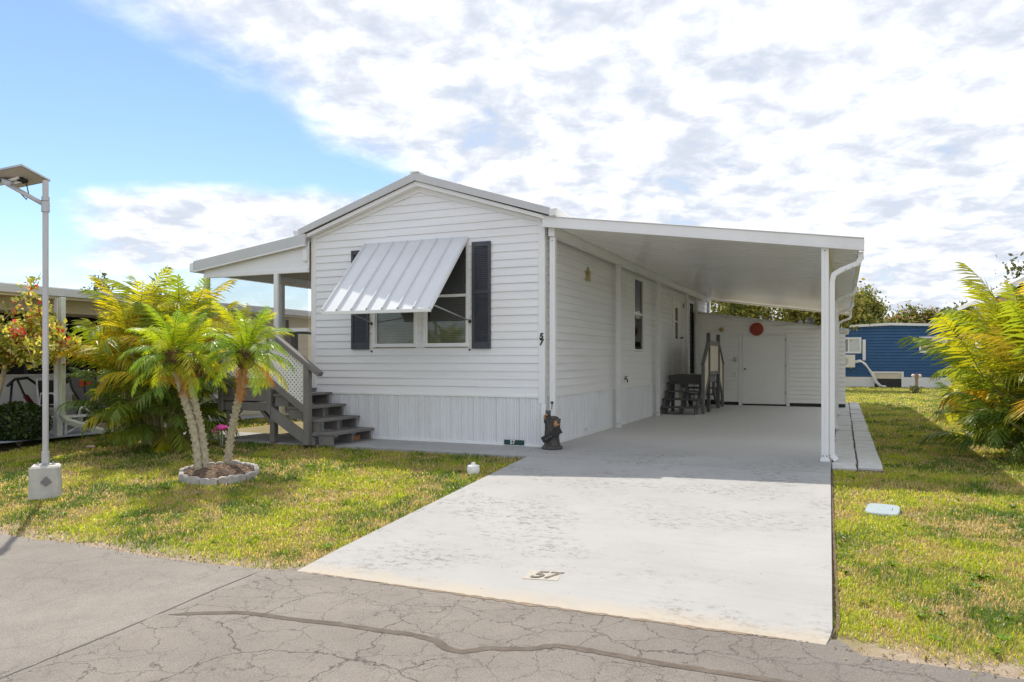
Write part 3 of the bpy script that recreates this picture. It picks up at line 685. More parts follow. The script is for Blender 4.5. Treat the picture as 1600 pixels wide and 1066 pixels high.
# house numbers
for s, zz in (('5', 1.715), ('7', 1.625)):
    o = link(text_mesh(s, 0.125, 0.12, 0.004, 0.005), 'house_number', M['paint_black'], home)
    o.location = (-0.033, -0.0335, zz); o.rotation_euler = (R(90), 0, 0)
sg = MB().box(-0.655, -0.315, -0.044, -0.035, 0.028, 0.105).build('number_plate', M['green_sign'], home); sg['label'] = 'dark green plate with white 57 low on the skirting'
o = link(text_mesh('57', 0.085, 0.0, 0.0015, 0.002), 'plate_digits', M['paint_white'], sg); o.location = (-0.51, -0.0465, 0.068); o.rotation_euler = (R(90), 0, 0)
# right-hand wall: window, door, lamp, ornament, tap
w = MB(); v0, v1, z0, z1 = SIDE_OPEN[0]
w.box(-0.08, 0.034, v0-0.04, v0, z0-0.04, z1+0.04); w.box(-0.08, 0.034, v1, v1+0.04, z0-0.04, z1+0.04); w.box(-0.08, 0.034, v0, v1, z1, z1+0.04); w.box(-0.08, 0.034, v0, v1, z0-0.04, z0)
w = w.build('side_window', M['trim'], home, bevel=0.003)
box('sash', M['trim'], w, -0.02, 0.012, v0+0.001, v1-0.001, 2.36, 2.41)
box('pane', M['glass'], w, -0.006, -0.002, v0+0.002, v1-0.002, z0+0.002, 2.359); box('pane', M['glass'], w, -0.010, -0.006, v0+0.002, v1-0.002, 2.411, z1-0.002)
box('window_back', M['interior'], w, -0.0845, -0.078, v0-0.02, v1+0.02, z0-0.01, z1+0.01)
bl = MB(); slats(bl, v0+0.02, v1-0.02, 2.44, z1-0.01, 0, 'side', d=0.03); bl.build('blind', M['blind'], w, kind='stuff')
d0, d1, z0, z1 = SIDE_OPEN[1]
fr = MB(); fr.box(-0.08, 0.036, d0-0.05, d0, z0-0.02, z1+0.05); fr.box(-0.08, 0.036, d1, d1+0.05, z0-0.02, z1+0.05); fr.box(-0.08, 0.036, d0, d1, z1, z1+0.05); fr.box(-0.08, 0.05, d0, d1, z0-0.03, z0)
sd = fr.build('side_door', M['trim'], home, bevel=0.003)
sl_ = MB(); sl_.box(-0.03, 0.01, d0+0.003, d0+0.40, z0+0.003, z1-0.003); sl_.box(-0.03, 0.01, d0+0.80, d1-0.003, z0+0.003, z1-0.003)
sl_.box(-0.03, 0.01, d0+0.40, d0+0.80, z0+0.003, 1.95); sl_.box(-0.03, 0.01, d0+0.40, d0+0.80, 2.80, z1-0.003); sl_.build('door_leaf', M['door'], sd)
box('pane', M['glass'], sd, -0.012, -0.008, d0+0.401, d0+0.799, 1.951, 2.799); box('pane_bar', M['trim'], sd, -0.006, 0.012, d0+0.402, d0+0.798, 2.40, 2.44)
box('window_back', M['interior'], sd, -0.0845, -0.078, d0, d1, z0, z1)
MB().lathe([(0.028, 0), (0.028, 0.01), (0.012, 0.012), (0.012, 0.045), (0.03, 0.05), (0.03, 0.075), (0.01, 0.085)], (0.010, d1-0.09, 1.98), 10, 'X').build('handle', M['dark'], sd, smooth=True)
hg = MB()
for k in range(14): hg.box(0.036, 0.040, d0-0.035, d0-0.015, z0+0.1+k*0.148, z0+0.12+k*0.148)
hg.build('frame_screw', M['dark'], sd, kind='stuff')
lm = MB(); lm.box(0.017, 0.03, 10.97, 11.05, 2.86, 2.98); lm.box(0.03, 0.13, 10.99, 11.03, 2.95, 2.97); lm = lm.build('porch_lamp', M['dark'], home)
MB().lathe([(0.035, 0.0), (0.055, -0.05), (0.055, -0.15), (0.02, -0.17)], (0.13, 11.01, 2.95), 10).build('lamp_shade', M['glass'], lm)
# narrow black slatted strip at the far end of the wall
s_ = MB(); s_.box(0.018, 0.05, 12.02, 12.06, 0.95, 3.05); s_.box(0.018, 0.05, 12.36, 12.40, 0.95, 3.05); s_.box(0.018, 0.026, 12.06, 12.36, 0.95, 3.05)
o = s_.build('shutter', M['dark'], home); o['label'] = 'narrow black slatted strip at the rear of the carport wall'
l_ = MB(); zz = 0.96
while zz < 3.0: l_.add([(0.046, 12.06, zz), (0.046, 12.36, zz), (0.028, 12.36, zz+0.04), (0.028, 12.06, zz+0.04)], [(0, 1, 2, 3)]); zz += 0.045
l_.build('louver', M['dark'], o, kind='stuff')
# gold turtle ornament: shell, head, four flippers
tl = MB(); tl.ball((0.035, 2.12, 2.87), (0.022, 0.085, 0.095), 12, 8); tl.ball((0.03, 2.12, 2.99), (0.016, 0.03, 0.035))
for sv, sz in ((-1, 1), (1, 1), (-1, -1), (1, -1)): tl.ball((0.028, 2.12+sv*0.10, 2.87+sz*0.065), (0.010, 0.055, 0.03))
tl = tl.build('wall_ornament', M['brass'], None, smooth=True); tag(tl, 'small gold wall ornament on the clapboards near first carport posts', 'ornament')
tp = MB(); tp.tube([(0.0, 4.62, 0.96), (0.06, 4.62, 0.96), (0.08, 4.62, 0.93), (0.08, 4.62, 0.88)], 0.014, 8); tp.lathe([(0.035, 0), (0.035, 0.012)], (0.055, 4.62, 1.0), 10, 'Z'); tp.tube([(0.055, 4.62, 0.96), (0.055, 4.62, 1.0)], 0.007, 6); tp.lathe([(0.03, 0), (0.03, 0.008)], (0.02, 4.62, 0.96), 10, 'X')
tp.build('wall_tap', M['dark'], home)
tp = MB(); tp.box(0.02, 0.07, 11.3, 11.4, 1.18, 1.30); tp.tube([(0.05, 11.35, 1.3), (0.05, 11.32, 1.42)], 0.012, 6); tp.build('outlet_box', M['trim'], home)
tp = MB(); tp.tube([(0.03, 1.95, 0.16), (0.09, 1.95, 0.16), (0.09, 1.95, 0.10)], 0.018, 8); tp.lathe([(0.04, 0), (0.04, 0.01)], (0.02, 1.95, 0.16), 10, 'X'); tp.build('vent_spout', M['trim'], home)
# ================================================================ CARPORT
cp = empty('carport', (2.2, 0, 0), 'white aluminium carport roof on slim posts along the right side of home', 'carport')
def zb(u): return 3.385-0.1399*u
pm_ = MB(); t_ = 0.06
pm_.add([(0.02, 0.010, zb(0.02)+0.03), (4.40, 0.010, zb(4.40)+0.03), (4.40, 0.293, zb(4.40)+0.03), (0.02, 0.293, zb(0.02)+0.03),
         (0.02, 0.0, zb(0.02)+0.055), (4.40, 0.0, zb(4.40)+0.055), (4.40, 0.303, zb(4.40)+0.055), (0.02, 0.303, zb(0.02)+0.055),
         (0.02, 0.0, zb(0.02)+0.10), (4.40, 0.0, zb(4.40)+0.10), (4.40, 0.303, zb(4.40)+0.10), (0.02, 0.303, zb(0.02)+0.10)],
        [(3, 2, 1, 0), (0, 1, 5, 4), (2, 3, 7, 6), (4, 5, 9, 8), (6, 7, 11, 10), (8, 9, 10, 11), (1, 2, 6, 5), (5, 6, 10, 9), (3, 0, 4, 7), (7, 4, 8, 11)])
pme = bpy.data.meshes.new('roof_pan'); pme.from_pydata(pm_.v, [], pm_.f); pme.update(); pme.materials.append(M['pan'])
for i in range(49):
    o = bpy.data.objects.new('roof_pan', pme); C.objects.link(o); hang(o, cp); o.location = (0, -0.075+i*0.3055, 0)
def slopeboard(name, mat, u0, u1, v0, v1, lo, hi, parent=cp, bevel=0.003):
    return MB().prism([(u0, v0, zb(u0)+lo), (u1, v0, zb(u1)+lo), (u1, v0, zb(u1)+hi), (u0, v0, zb(u0)+hi)], (0, v1-v0, 0)).build(name, mat, parent, bevel=bevel)
slopeboard('front_fascia', M['alum'], 0.024, 4.47, -0.13, -0.08, 0.035, 0.158)
slopeboard('fascia_lip', M['alum'], 0.024, 4.47, -0.142, -0.082, 0.0, 0.034)
slopeboard('fascia_cap', M['alum'], 0.024, 4.47, -0.145, -0.06, 0.159, 0.172)
slopeboard('rear_fascia', M['cream'], 0.02, 4.47, 14.90, 14.95, -0.02, 0.15)
# gutter along the low edge
MB().prism([(x_, -0.079, zb(4.40)+h_) for x_, h_ in ((4.402, 0.12), (4.402, -0.03), (4.455, -0.03), (4.475, 0.12), (4.468, 0.12), (4.45, -0.022), (4.41, -0.022), (4.41, 0.12))], (0, 14.95, 0)).build('gutter', M['alum'], cp)
# header beam and posts along the house wall
MB().box(0.09, 0.19, -0.05, 14.9, 3.245, zb(0.19)+0.028).build('wall_beam', M['alum'], cp, bevel=0.003)
MB().box(3.965, 4.035, -0.03, 14.9, 2.72, zb(4.035)+0.028).build('outer_beam', M['alum'], cp, bevel=0.003)
def post(u, v, top, w=0.085, d=0.085):
    m_ = MB(); m_.box(u-w/2, u+w/2, v-d/2, v+d/2, 0.012, top)
    m_.box(u-0.006, u+0.006, v-d/2-0.004, v-d/2, 0.03, top-0.02)
    o = m_.build('post', M['alum'], cp, bevel=0.006)
    MB().box(u-w/2-0.015, u+w/2+0.015, v-d/2-0.015, v+d/2+0.015, 0.0135, 0.045).build('post_foot', M['alum'], o, bevel=0.003)
    s_ = MB()
    for k in (-1, 1): s_.lathe([(0.008, 0), (0.008, 0.006)], (u+k*0.024, v-d/2-0.002, 0.09), 6, 'Y')
    s_.lathe([(0.008, 0), (0.008, 0.006)], (u, v-d/2-0.002, top-0.06), 6, 'Y')
    s_.build('bolt', M['dark'], o, kind='stuff')
for v in (0.03, 3.72, 7.22, 10.8, 12.35, 14.6): post(0.14, v, 3.244)
for v in (-0.05, 3.72, 7.22, 10.8, 14.6): post(4.0, v, 2.719 if v > 0 else zb(4.0)+0.028, 0.09, 0.09)
for v in (-0.03, 4.9, 9.2, 14.2):
    d = MB(); pth = [(4.43, v, zb(4.4)-0.01), (4.43, v, 2.68), (4.39, v, 2.61), (4.19, v, 2.53), (4.11, v, 2.48), (4.085, v, 2.40), (4.085, v, 0.10), (4.14, v-0.01, 0.03)]
    for i in range(len(pth)-1): d.bar(pth[i], pth[i+1], 0.066, 0.066, (0, 1, 0))
    for p in pth[1:-1]: d.ball(p, (0.040, 0.034, 0.040), 8, 6)
    o = d.build('downspout', M['alum'], cp, bevel=0.006)
    for (a, zz) in ((4.33, 2.575), (4.25, 2.545)): MB().lathe([(0.011, 0), (0.011, 0.005)], (a, v-0.038, zz-0.01), 8, 'Y').build('rivet', M['steel'], o)

# ================================================================ SHED
sh = empty('storage_shed', (2.1, 12.5, 0), 'white clapboard storage shed closing the back of the carport', 'shed')
S0, S1, SV = 0.12, 4.28, 12.5
def st(u): return 2.79-0.141*(u-0.05)
MB().prism([(S0, SV+0.10, 0.10), (S1, SV+0.10, 0.10), (S1, SV+0.10, st(S1)), (S0, SV+0.10, st(S0))], (0, 3.0, 0)).build('wall_core', M['shedsiding'], sh)
fwl = MB().prism([(S0+0.01, SV+0.085, 0.10), (S1-0.01, SV+0.085, 0.10), (S1-0.01, SV+0.085, st(S1)-0.01), (S0+0.01, SV+0.085, st(S0)-0.01)], (0, 0.014, 0)).build('front_wall', M['shedsiding'], sh)
z = 0.11
while z < 2.75:
    z1 = z+CH
    for s0, s1 in spans(S0, S1, (z+z1)/2, [(1.37, 2.77, 0.0, 2.12)]):
        if z >= st(s0)-0.02: continue
        # cut to the roof slope
        ulo = min(s1, 0.05+(2.79-z)/0.141); uhi = min(s1, 0.05+(2.79-z1)/0.141)
        if ulo-s0 < 0.08: continue
        course('siding_board', M['shedsiding'], fwl, (s0, SV), (ulo, SV), z, z1-0.001, (0, -1), (s0, SV), (max(s0+0.01, uhi), SV), out=0.030)
    z = z1
MB().box(S0, S1, SV+0.02, SV+0.09, 0.0135, 0.105).build('base_gap', M['paint_black'], sh)
MB().prism([(S0-0.05, SV-0.06, st(S0)), (S1+0.1, SV-0.06, st(S1)-0.02), (S1+0.1, SV-0.06, st(S1)+0.04), (S0-0.05, SV-0.06, st(S0)+0.06)], (0, 3.3, 0)).build('roof', M['roof'], sh)
MB().prism([(S0, SV-0.03, st(S0)-0.09), (S1, SV-0.03, st(S1)-0.09), (S1, SV-0.03, st(S1)-0.003), (S0, SV-0.03, st(S0)-0.003)], (0, 0.012, 0)).build('rake_trim', M['shedsiding'], sh)
fr = MB(); fr.box(1.37, 1.465, SV-0.03, SV+0.08, 0.014, 2.12); fr.box(2.705, 2.80, SV-0.03, SV+0.08, 0.014, 2.12); fr.box(1.465, 2.705, SV-0.03, SV+0.08, 2.075, 2.12); fr.box(1.32, 2.85, SV-0.045, SV-0.005, 2.121, 2.145)
dr = fr.build('door_frame', M['trim'], sh, bevel=0.003)
lf = MB().box(1.472, 2.698, SV-0.005, SV+0.04, 0.06, 2.07).build('door', M['door'], sh, bevel=0.004)
MB().lathe([(0.03, 0), (0.03, 0.008), (0.012, 0.01), (0.012, 0.04), (0.028, 0.045), (0.03, 0.07), (0.012, 0.08)], (1.56, SV-0.005, 1.09), 12, 'Y').build('handle', M['brass'], lf, smooth=True)
h_ = MB()
for zz in (0.35, 1.15, 1.9): h_.box(2.676, 2.712, SV-0.034, SV-0.006, zz, zz+0.09)
h_.build('hinge', M['steel'], lf)
MB().lathe([(0.05, 0), (0.05, 0.02), (0.028, 0.03), (0.028, 0.05)], (0.88, SV-0.02, 2.29), 10, 'Y').ball((0.88, SV-0.10, 2.27), 0.065, 12, 8).build('wall_light', M['brass'], sh, smooth=True)
MB().box(1.235, 1.315, SV-0.06, SV-0.018, 1.31, 1.43).build('switch_box', M['steel'], sh, bevel=0.006)
MB().box(1.26, 1.32, SV-0.05, SV-0.018, 0.86, 0.98).build('outlet_box', M['trim'], sh, bevel=0.006)
# round red wall disc with a woven face
dm = MB(); dm.lathe([(0.19, 0.0), (0.195, 0.012), (0.185, 0.024), (0.17, 0.027), (0.15, 0.020), (0.13, 0.028), (0.11, 0.022), (0.09, 0.03), (0.07, 0.024), (0.05, 0.032), (0.02, 0.03)], (1.885, SV-0.046, 2.265), 28, 'Y')
tag(dm.build('wall_disc', M['red'], None), 'round rusty red disc hanging above the shed door', 'ornament')
# floodlight on the shed roof
fl = empty('floodlight', (3.3, SV+0.2, st(3.3)+0.03), 'round grey floodlight on the edge of the shed roof', 'floodlight')
MB().lathe([(0.03, -0.14), (0.07, -0.10), (0.125, 0.0), (0.13, 0.02), (0.118, 0.02), (0.06, -0.05)], (3.33, SV+0.16, st(3.3)+0.15), 18, 'Y').build('reflector', M['steel'], fl, smooth=True)
MB().lathe([(0.05, 0), (0.02, 0.01), (0.02, 0.08)], (3.33, SV+0.26, st(3.3)+0.03), 10).build('stand', M['dark'], fl)
MB().lathe([(0.02, -0.08), (0.06, -0.02), (0.075, 0.03)], (3.08, SV+0.18, st(3.3)+0.12), 14, 'Y').build('small_lamp', M['trim'], fl, smooth=True)

# ================================================================ SIDE STEPS IN THE CARPORT
ss = empty('carport_steps', (0.5, 9.7, 0.013), 'dark grey wooden steps and landing with panelled rail at the carport door', 'steps')
Z0 = 0.0135
def stairs_v(v_start, dirn, n_, run, rise, u0, u1):
    for k in range(n_):
        a = v_start+dirn*run*k; b = a+dirn*(run+0.03)
        box('tread', M['deckside'], ss, u0, u1, min(a, b)-0.01, max(a, b), Z0+rise*(k+1)-0.04, Z0+rise*(k+1), 0.005)
    for u in (u0+0.06, (u0+u1)/2, u1-0.10):
        pts = []
        for k in range(n_):
            a = v_start+dirn*(run*k+0.02); pts += [(u, a, Z0+rise*k if k else Z0), (u, a, Z0+rise*(k+1)-0.041)]
        e = v_start+dirn*run*n_; pts += [(u, e, Z0+rise*n_-0.041), (u, e, Z0+rise*(n_-1.6)), (u, v_start+dirn*run*1.2, Z0)]
        MB().prism(pts if dirn > 0 else pts, (0.04, 0, 0)).build('stringer', M['deckside'], ss)
stairs_v(7.80, 1, 4, 0.26, 0.19, 0.06, 0.98)
stairs_v(11.68, -1, 4, 0.26, 0.19, 0.06, 0.98)
for k in range(7): box('deck_board', M['deckside'], ss, 0.06, 0.98, 8.815+k*0.263, 8.815+k*0.263+0.255, 0.925, 0.963, 0.004)
box('rim_board', M['deckside'], ss, 0.07, 0.97, 8.82, 8.855, 0.76, 0.924); box('rim_board', M['deckside'], ss, 0.07, 0.97, 10.62, 10.655, 0.76, 0.924); box('rim_board', M['deck'], ss, 0.94, 0.975, 8.856, 10.619, 0.76, 0.924)
for v in (8.95, 10.56): box('landing_leg', M['deckside'], ss, 0.10, 0.18, v-0.04, v+0.04, Z0, 0.759)
PU = 1.03
for v in (9.08, 10.74): box('rail_post', M['deckside'], ss, PU-0.045, PU+0.045, v-0.045, v+0.045, Z0, 2.06, 0.006)
box('top_rail', M['deck'], ss, PU-0.035, PU+0.035, 9.126, 10.694, 1.74, 1.86, 0.004); box('bottom_rail', M['deck'], ss, PU-0.035, PU+0.035, 9.126, 10.694, 0.97, 1.06, 0.004)
for k in range(9): box('rail_board', M['cream'], ss, PU-0.015, PU+0.010, 9.13+k*0.174, 9.13+k*0.174+0.168, 1.061, 1.739)
for v_a, v_b, sg in ((9.03, 8.28, -1), (10.79, 11.55, 1)):
    box('rail_post', M['deck'], ss, PU-0.04, PU+0.04, v_b-0.04, v_b+0.04, Z0, 1.22, 0.006)
    MB().bar((PU, v_a, 1.80), (PU, v_b+sg*0.06, 1.24), 0.09, 0.05).build('hand_rail', M['deck'], ss, bevel=0.004)
    MB().bar((PU, v_a, 0.90), (PU, v_b-sg*0.045, 0.36), 0.05, 0.10).build('stair_rail', M['deck'], ss, bevel=0.004)
    MB().prism([(PU-0.012, v_a, 0.96), (PU-0.012, v_b-sg*0.045, 0.43), (PU-0.012, v_b-sg*0.045, 1.24), (PU-0.012, v_a, 1.76)], (0.02, 0, 0)).build('rail_panel', M['cream'], ss)
MB().box(0.30, 0.42, 8.9, 9.3, 0.35, 0.62).build('vent_block', M['cream'], ss)
# ================================================================ FRONT PORCH DECK AND STAIRS
fp = empty('front_porch', (-4.85, -0.6, 0.012), 'grey painted wooden porch deck with stairs and white lattice rail left of home', 'porch')
D0, D1, DV = -5.42, -4.29, -1.15
for k in range(25):
    box('deck_board', M['deck'], fp, D0+0.02, D1-0.005, DV+0.06+k*0.145, DV+0.06+k*0.145+0.138, 0.83, 0.868, 0.003)
box('rim_board', M['deck'], fp, D0, D1, DV, DV+0.04, 0.676, 0.862, 0.004); box('rim_board', M['deck'], fp, D0+0.05, D1-0.01, DV+0.012, DV+0.05, 0.515, 0.655, 0.004)
box('rim_board', M['deck'], fp, D0, D0+0.04, DV+0.041, 2.4, 0.60, 0.829); box('rim_board', M['deck'], fp, D1-0.04, D1, DV+0.051, -0.05, 0.60, 0.829)
for u in (D0+0.14, D1-0.06):
    box('deck_leg', M['deck'], fp, u-0.05, u+0.05, DV+0.052, DV+0.15, 0.012, 0.829, 0.005)
    sg = 1 if u < -5 else -1
    MB().bar((u+sg*0.03, DV+0.09, 0.33), (u+sg*0.24, DV+0.09, 0.53), 0.05, 0.07, (0, 1, 0)).build('leg_brace', M['deck'], fp)
    box('deck_leg', M['deckside'], fp, u-0.05, u+0.05, 0.9, 1.0, 0.012, 0.829)
for u in (D0+0.05, D1-0.05): box('rail_post', M['deck'], fp, u-0.05, u+0.05, DV-0.045, DV-0.001, 0.50, 1.86, 0.005)
box('rail_board', M['deck'], fp, D0+0.101, D1-0.101, DV-0.04, DV-0.005, 0.952, 1.052, 0.004); box('top_rail', M['deck'], fp, D0-0.02, D1+0.02, DV-0.07, DV+0.04, 1.861, 1.90, 0.004)
box('rail_board', M['deck'], fp, D0+0.101, D1-0.101, DV-0.04, DV-0.005, 1.76, 1.86, 0.004)
for k in range(2): box('rail_post', M['deck'], fp, D0+0.0, D0+0.09, DV+0.1+k*1.7, DV+0.19+k*1.7, 0.869, 1.86)
box('top_rail', M['deck'], fp, D0-0.02, D0+0.09, DV+0.045, 2.4, 1.861, 1.90)
def clip_strip(poly, p, d, w):
    """part of the band of width w round the line p + t d inside the convex polygon"""
    nn = np.array([-d[1], d[0]]); out = [np.array(q, float) for q in poly]
    for s_, off in ((1, w/2), (-1, w/2)):
        res = []
        for i in range(len(out)):
            a, b = out[i], out[(i+1) % len(out)]
            da = off-s_*np.dot(a-p, nn); db = off-s_*np.dot(b-p, nn)
            if da >= 0: res.append(a)
            if da*db < 0: res.append(a+(b-a)*da/(da-db))
        out = res
        if len(out) < 3: return []
    return out
def lattice(name, poly, plane_v, parent, pitch=0.052, w=0.029, th=0.006):
    mb = MB(); P_ = np.array(poly, float); ctr = P_.mean(0); ext = np.abs(P_-ctr).max()*1.6
    for li, ang in enumerate((45, -45)):
        d = np.array([math.cos(R(ang)), math.sin(R(ang))]); nn = np.array([-d[1], d[0]])
        k = -int(ext/pitch)-1
        while k*pitch < ext:
            q = clip_strip(poly, ctr+nn*k*pitch, d, w); k += 1
            if len(q) >= 3:
                vv = plane_v+li*(th+0.0005)
                mb.prism([(a, vv, b) for a, b in q], (0, th, 0))
    return mb.build(name, M['lattice'], parent, kind='stuff')
lattice('lattice_panel', [(D0+0.102, 1.054), (D1-0.102, 1.054), (D1-0.102, 1.758), (D0+0.102, 1.758)], DV-0.026, fp)
# stairs: treads run front to back, going down towards the right along the front wall
for k in range(4):
    zt = 0.012+0.197*(4-k); u0 = -4.27+k*0.29
    box('tread', M['deck'], fp, u0, u0+0.345, -1.17, -0.06, zt-0.042, zt, 0.005)
    for j, v in enumerate((-1.13, -0.62, -0.12)):
        box('stair_support', M['deck'], fp, u0+0.03, u0+0.30, v-0.02, v+0.02, zt-0.197 if k < 3 else 0.0125, zt-0.043)
MB().prism([(-4.27, -1.215, 0.60), (-4.27, -1.215, 0.40), (-3.60, -1.215, 0.012), (-3.40, -1.215, 0.012), (-3.40, -1.215, 0.10)], (0, 0.036, 0)).build('stringer', M['deck'], fp)
box('stair_post', M['deck'], fp, -3.575, -3.475, -1.275, -1.176, 0.0125, 1.30, 0.006)
MB().bar((-4.34, -1.225, 1.835), (-3.27, -1.225, 1.125), 0.115, 0.075).build('hand_rail', M['deck'], fp, bevel=0.005)
MB().bar((-4.29, -1.225, 1.02), (-3.575, -1.225, 0.56), 0.045, 0.11).build('stair_rail', M['deck'], fp, bevel=0.004)
lattice('lattice_panel', [(-4.285, 1.072), (-3.577, 0.615), (-3.577, 1.285), (-4.285, 1.755)], -1.232, fp)
bx = MB().box(-3.27-0.06, -3.27+0.02, -0.40, -0.20, 0.0125, 0.09); bx.build('block', M['wood_tan'], fp)

# ================================================================ SCREENED PORCH ROOF ON THE LEFT SIDE
pr = empty('porch_roof', (-5.6, 2, 0), 'lean-to porch roof with white posts and grey fascia on left side', 'porch roof')
def zp(u): return 3.56+0.133*(u-W)                 # top of roof
def pslope(name, mat, u0, u1, v0, v1, lo, hi, bevel=0.0):
    return MB().prism([(u0, v0, zp(u0)+lo), (u1, v0, zp(u1)+lo), (u1, v0, zp(u1)+hi), (u0, v0, zp(u0)+hi)], (0, v1-v0, 0)).build(name, mat, pr, bevel=bevel)
ppm = bpy.data.meshes.new('roof_pan'); q = MB().prism([(-7.0, 0, zp(-7.0)-0.11), (W-0.02, 0, zp(W-0.02)-0.11), (W-0.02, 0, zp(W-0.02)-0.03), (-7.0, 0, zp(-7.0)-0.03)], (0, 0.30, 0)); ppm.from_pydata(q.v, [], q.f); ppm.materials.append(pmat('porch_ceiling', (0.34, 0.32, 0.30), 0.6, 0.08, 2))
for i in range(20):
    o = bpy.data.objects.new('roof_pan', ppm); C.objects.link(o); hang(o, pr); o.location = (0, -0.14+i*0.304, 0)
pslope('fascia', M['fascia_grey'], -7.03, W-0.015, -0.20, -0.15, -0.175, 0.01, 0.004)
pslope('fascia_lip', M['alum'], -7.03, W-0.015, -0.205, -0.152, -0.20, -0.176)
MB().prism([(-6.85, -0.10, zp(-6.85)-0.115), (W-0.015, -0.10, zp(W)-0.115), (W-0.015, -0.10, 2.97), (-6.85, -0.10, 2.97)], (0, 0.03, 0)).build('gable_panel', M['siding'], pr)
box('header', M['alum'], pr, -6.85, W-0.03, -0.125, -0.05, 2.90, 2.969, 0.003)
for u in (-5.12, -6.80): box('post', M['alum'], pr, u-0.045, u+0.045, -0.13, -0.04, 0.0125 if u < -6 else 0.869, 2.899, 0.004)
for v in (2.0, 4.0, 5.85): box('post', M['alum'], pr, -6.845, -6.755, v-0.045, v+0.045, -0.03, 2.96, 0.004)
box('side_beam', M['alum'], pr, -6.85, -6.75, -0.035, 5.9, 2.961, zp(-6.75)-0.115)
box('mid_rail', M['alum'], pr, -6.75, -5.166, -0.11, -0.06, 1.86, 1.92); box('mid_rail', M['alum'], pr, -5.074, W-0.03, -0.11, -0.06, 1.86, 1.92)
M['fine_screen'] = screenmat('porch_screen', (0.10, 0.10, 0.10), 0.16)
for a_, b_ in ((-6.75, -5.166), (-5.074, W-0.03)):
    for z_a, z_b in ((1.921, 2.899), (0.9, 1.859)): box('screen', M['fine_screen'], pr, a_, b_, -0.087, -0.085, z_a, z_b)
box('bracket', M['trim'], pr, W-0.10, W-0.015, -0.15, -0.105, 3.10, 3.30)
pslope('gutter', M['alum'], -7.12, -7.031, -0.2, 5.9, -0.18, -0.02)
# ================================================================ PLANTS
def unit(a): return a/(np.linalg.norm(a, axis=-1, keepdims=True)+1e-9)
def frond_mesh(name, L, elev, droop, nleaf, lmax, lw, vee, seed, c_in, c_out, mat, sag=0.25, start=0.14, jit=0.10, rach=0.010):
    r_ = np.random.default_rng(seed); m_ = 16
    t = np.linspace(0, 1, m_); a = np.radians(elev-droop*t**1.35)
    dx = np.cos(a)*L/(m_-1); dz = np.sin(a)*L/(m_-1)
    Pc = np.stack([np.concatenate([[0], np.cumsum(dx[:-1])]), 0.02*np.sin(t*3+seed), np.concatenate([[0], np.cumsum(dz[:-1])])], 1)
    Tn = unit(np.gradient(Pc, axis=0))
    V = []; F = []; K = []
    # rachis, four-sided
    Yv = np.array([0, 1.0, 0]); rr = rach*(1-0.85*t)
    for i in range(m_):
        Nn = np.cross(Tn[i], Yv); Nn = -Nn/np.linalg.norm(Nn)
        for q in (Yv, Nn, -Yv, -Nn): V.append(Pc[i]+q*rr[i]); K.append(np.array(c_in)*np.array([0.95, 0.95, 0.8]))
    for i in range(m_-1):
        for k in range(4):
            A, B, C_, D = i*4+k, i*4+(k+1) % 4, (i+1)*4+(k+1) % 4, (i+1)*4+k
            F += [(A, B, C_), (A, C_, D)]
    c_in = np.array(c_in); c_out = np.array(c_out)
    for s_ in (-1, 1):
        for i in range(nleaf):
            tt = start+(1-start)*(i+0.5*(s_ > 0)+r_.uniform(-.2, .2))/nleaf; tt = min(max(tt, 0), 0.995)
            x = tt*(m_-1); j = int(x); fr_ = x-j
            p = Pc[j]*(1-fr_)+Pc[min(j+1, m_-1)]*fr_; T = Tn[j]
            Nn = -np.cross(T, Yv); Nn /= np.linalg.norm(Nn)
            fw_ = np.radians(72-36*tt+r_.normal(0, 5)); ve = np.radians(vee+r_.normal(0, 9))
            d = math.cos(fw_)*T+math.sin(fw_)*(math.cos(ve)*s_*Yv+math.sin(ve)*Nn)
            ln = lmax*(math.sin(math.pi*(0.16+0.76*tt))**0.7)*(1+r_.normal(0, jit))
            sg = sag*r_.uniform(0.5, 1.5)
            w = T-d*np.dot(T, d); w = w/np.linalg.norm(w)
            mid = p+d*ln*0.5+np.array([0, 0, -sg*ln*0.18]); tip = p+d*ln+np.array([0, 0, -sg*ln*0.75])
            n0 = len(V)
            V += [p-w*lw*0.3, p+w*lw*0.3, mid-w*lw*0.5, mid+w*lw*0.5, tip]
            F += [(n0, n0+1, n0+3), (n0, n0+3, n0+2), (n0+2, n0+3, n0+4)]
            q = r_.uniform(0, 1); cb = c_in*(1-q*0.5)+c_out*q*0.5; ct = cb*0.4+c_out*0.6
            K += [cb, cb, cb*0.6+ct*0.4, cb*0.6+ct*0.4, ct]
    me = npmesh(name, np.array(V), np.array(F), np.array(K)); me.materials.append(mat); return me
YG = [(0.0, (0.30, 0.52, 0.5)), (0.3, (0.50, 0.72, 0.5)), (0.55, (0.8, 0.92, 0.45)), (0.8, (1, 0.95, 0.4)), (1.0, (1, 0.75, 0.30))]
M['areca'] = leafmat('areca_leaf', 0.55, 0.4, (1.4, 1.3, 0.5), YG)
M['areca_gold'] = leafmat('areca_leaf_gold', 0.55, 0.4, (1.4, 1.3, 0.5), [(0.0, (0.30, 0.52, 0.5)), (0.28, (0.55, 0.78, 0.5)), (0.62, (0.88, 0.98, 0.45)), (0.92, (1, 0.90, 0.38)), (1.0, (0.95, 0.68, 0.35))])
M['pygmy'] = leafmat('date_palm_leaf', 0.55, 0.35, (1.4, 1.35, 0.5), [(0.0, (0.38, 0.62, 0.6)), (0.4, (0.66, 0.88, 0.5)), (0.7, (0.95, 1.0, 0.4)), (1.0, (1, 0.9, 0.35))], 0.6)
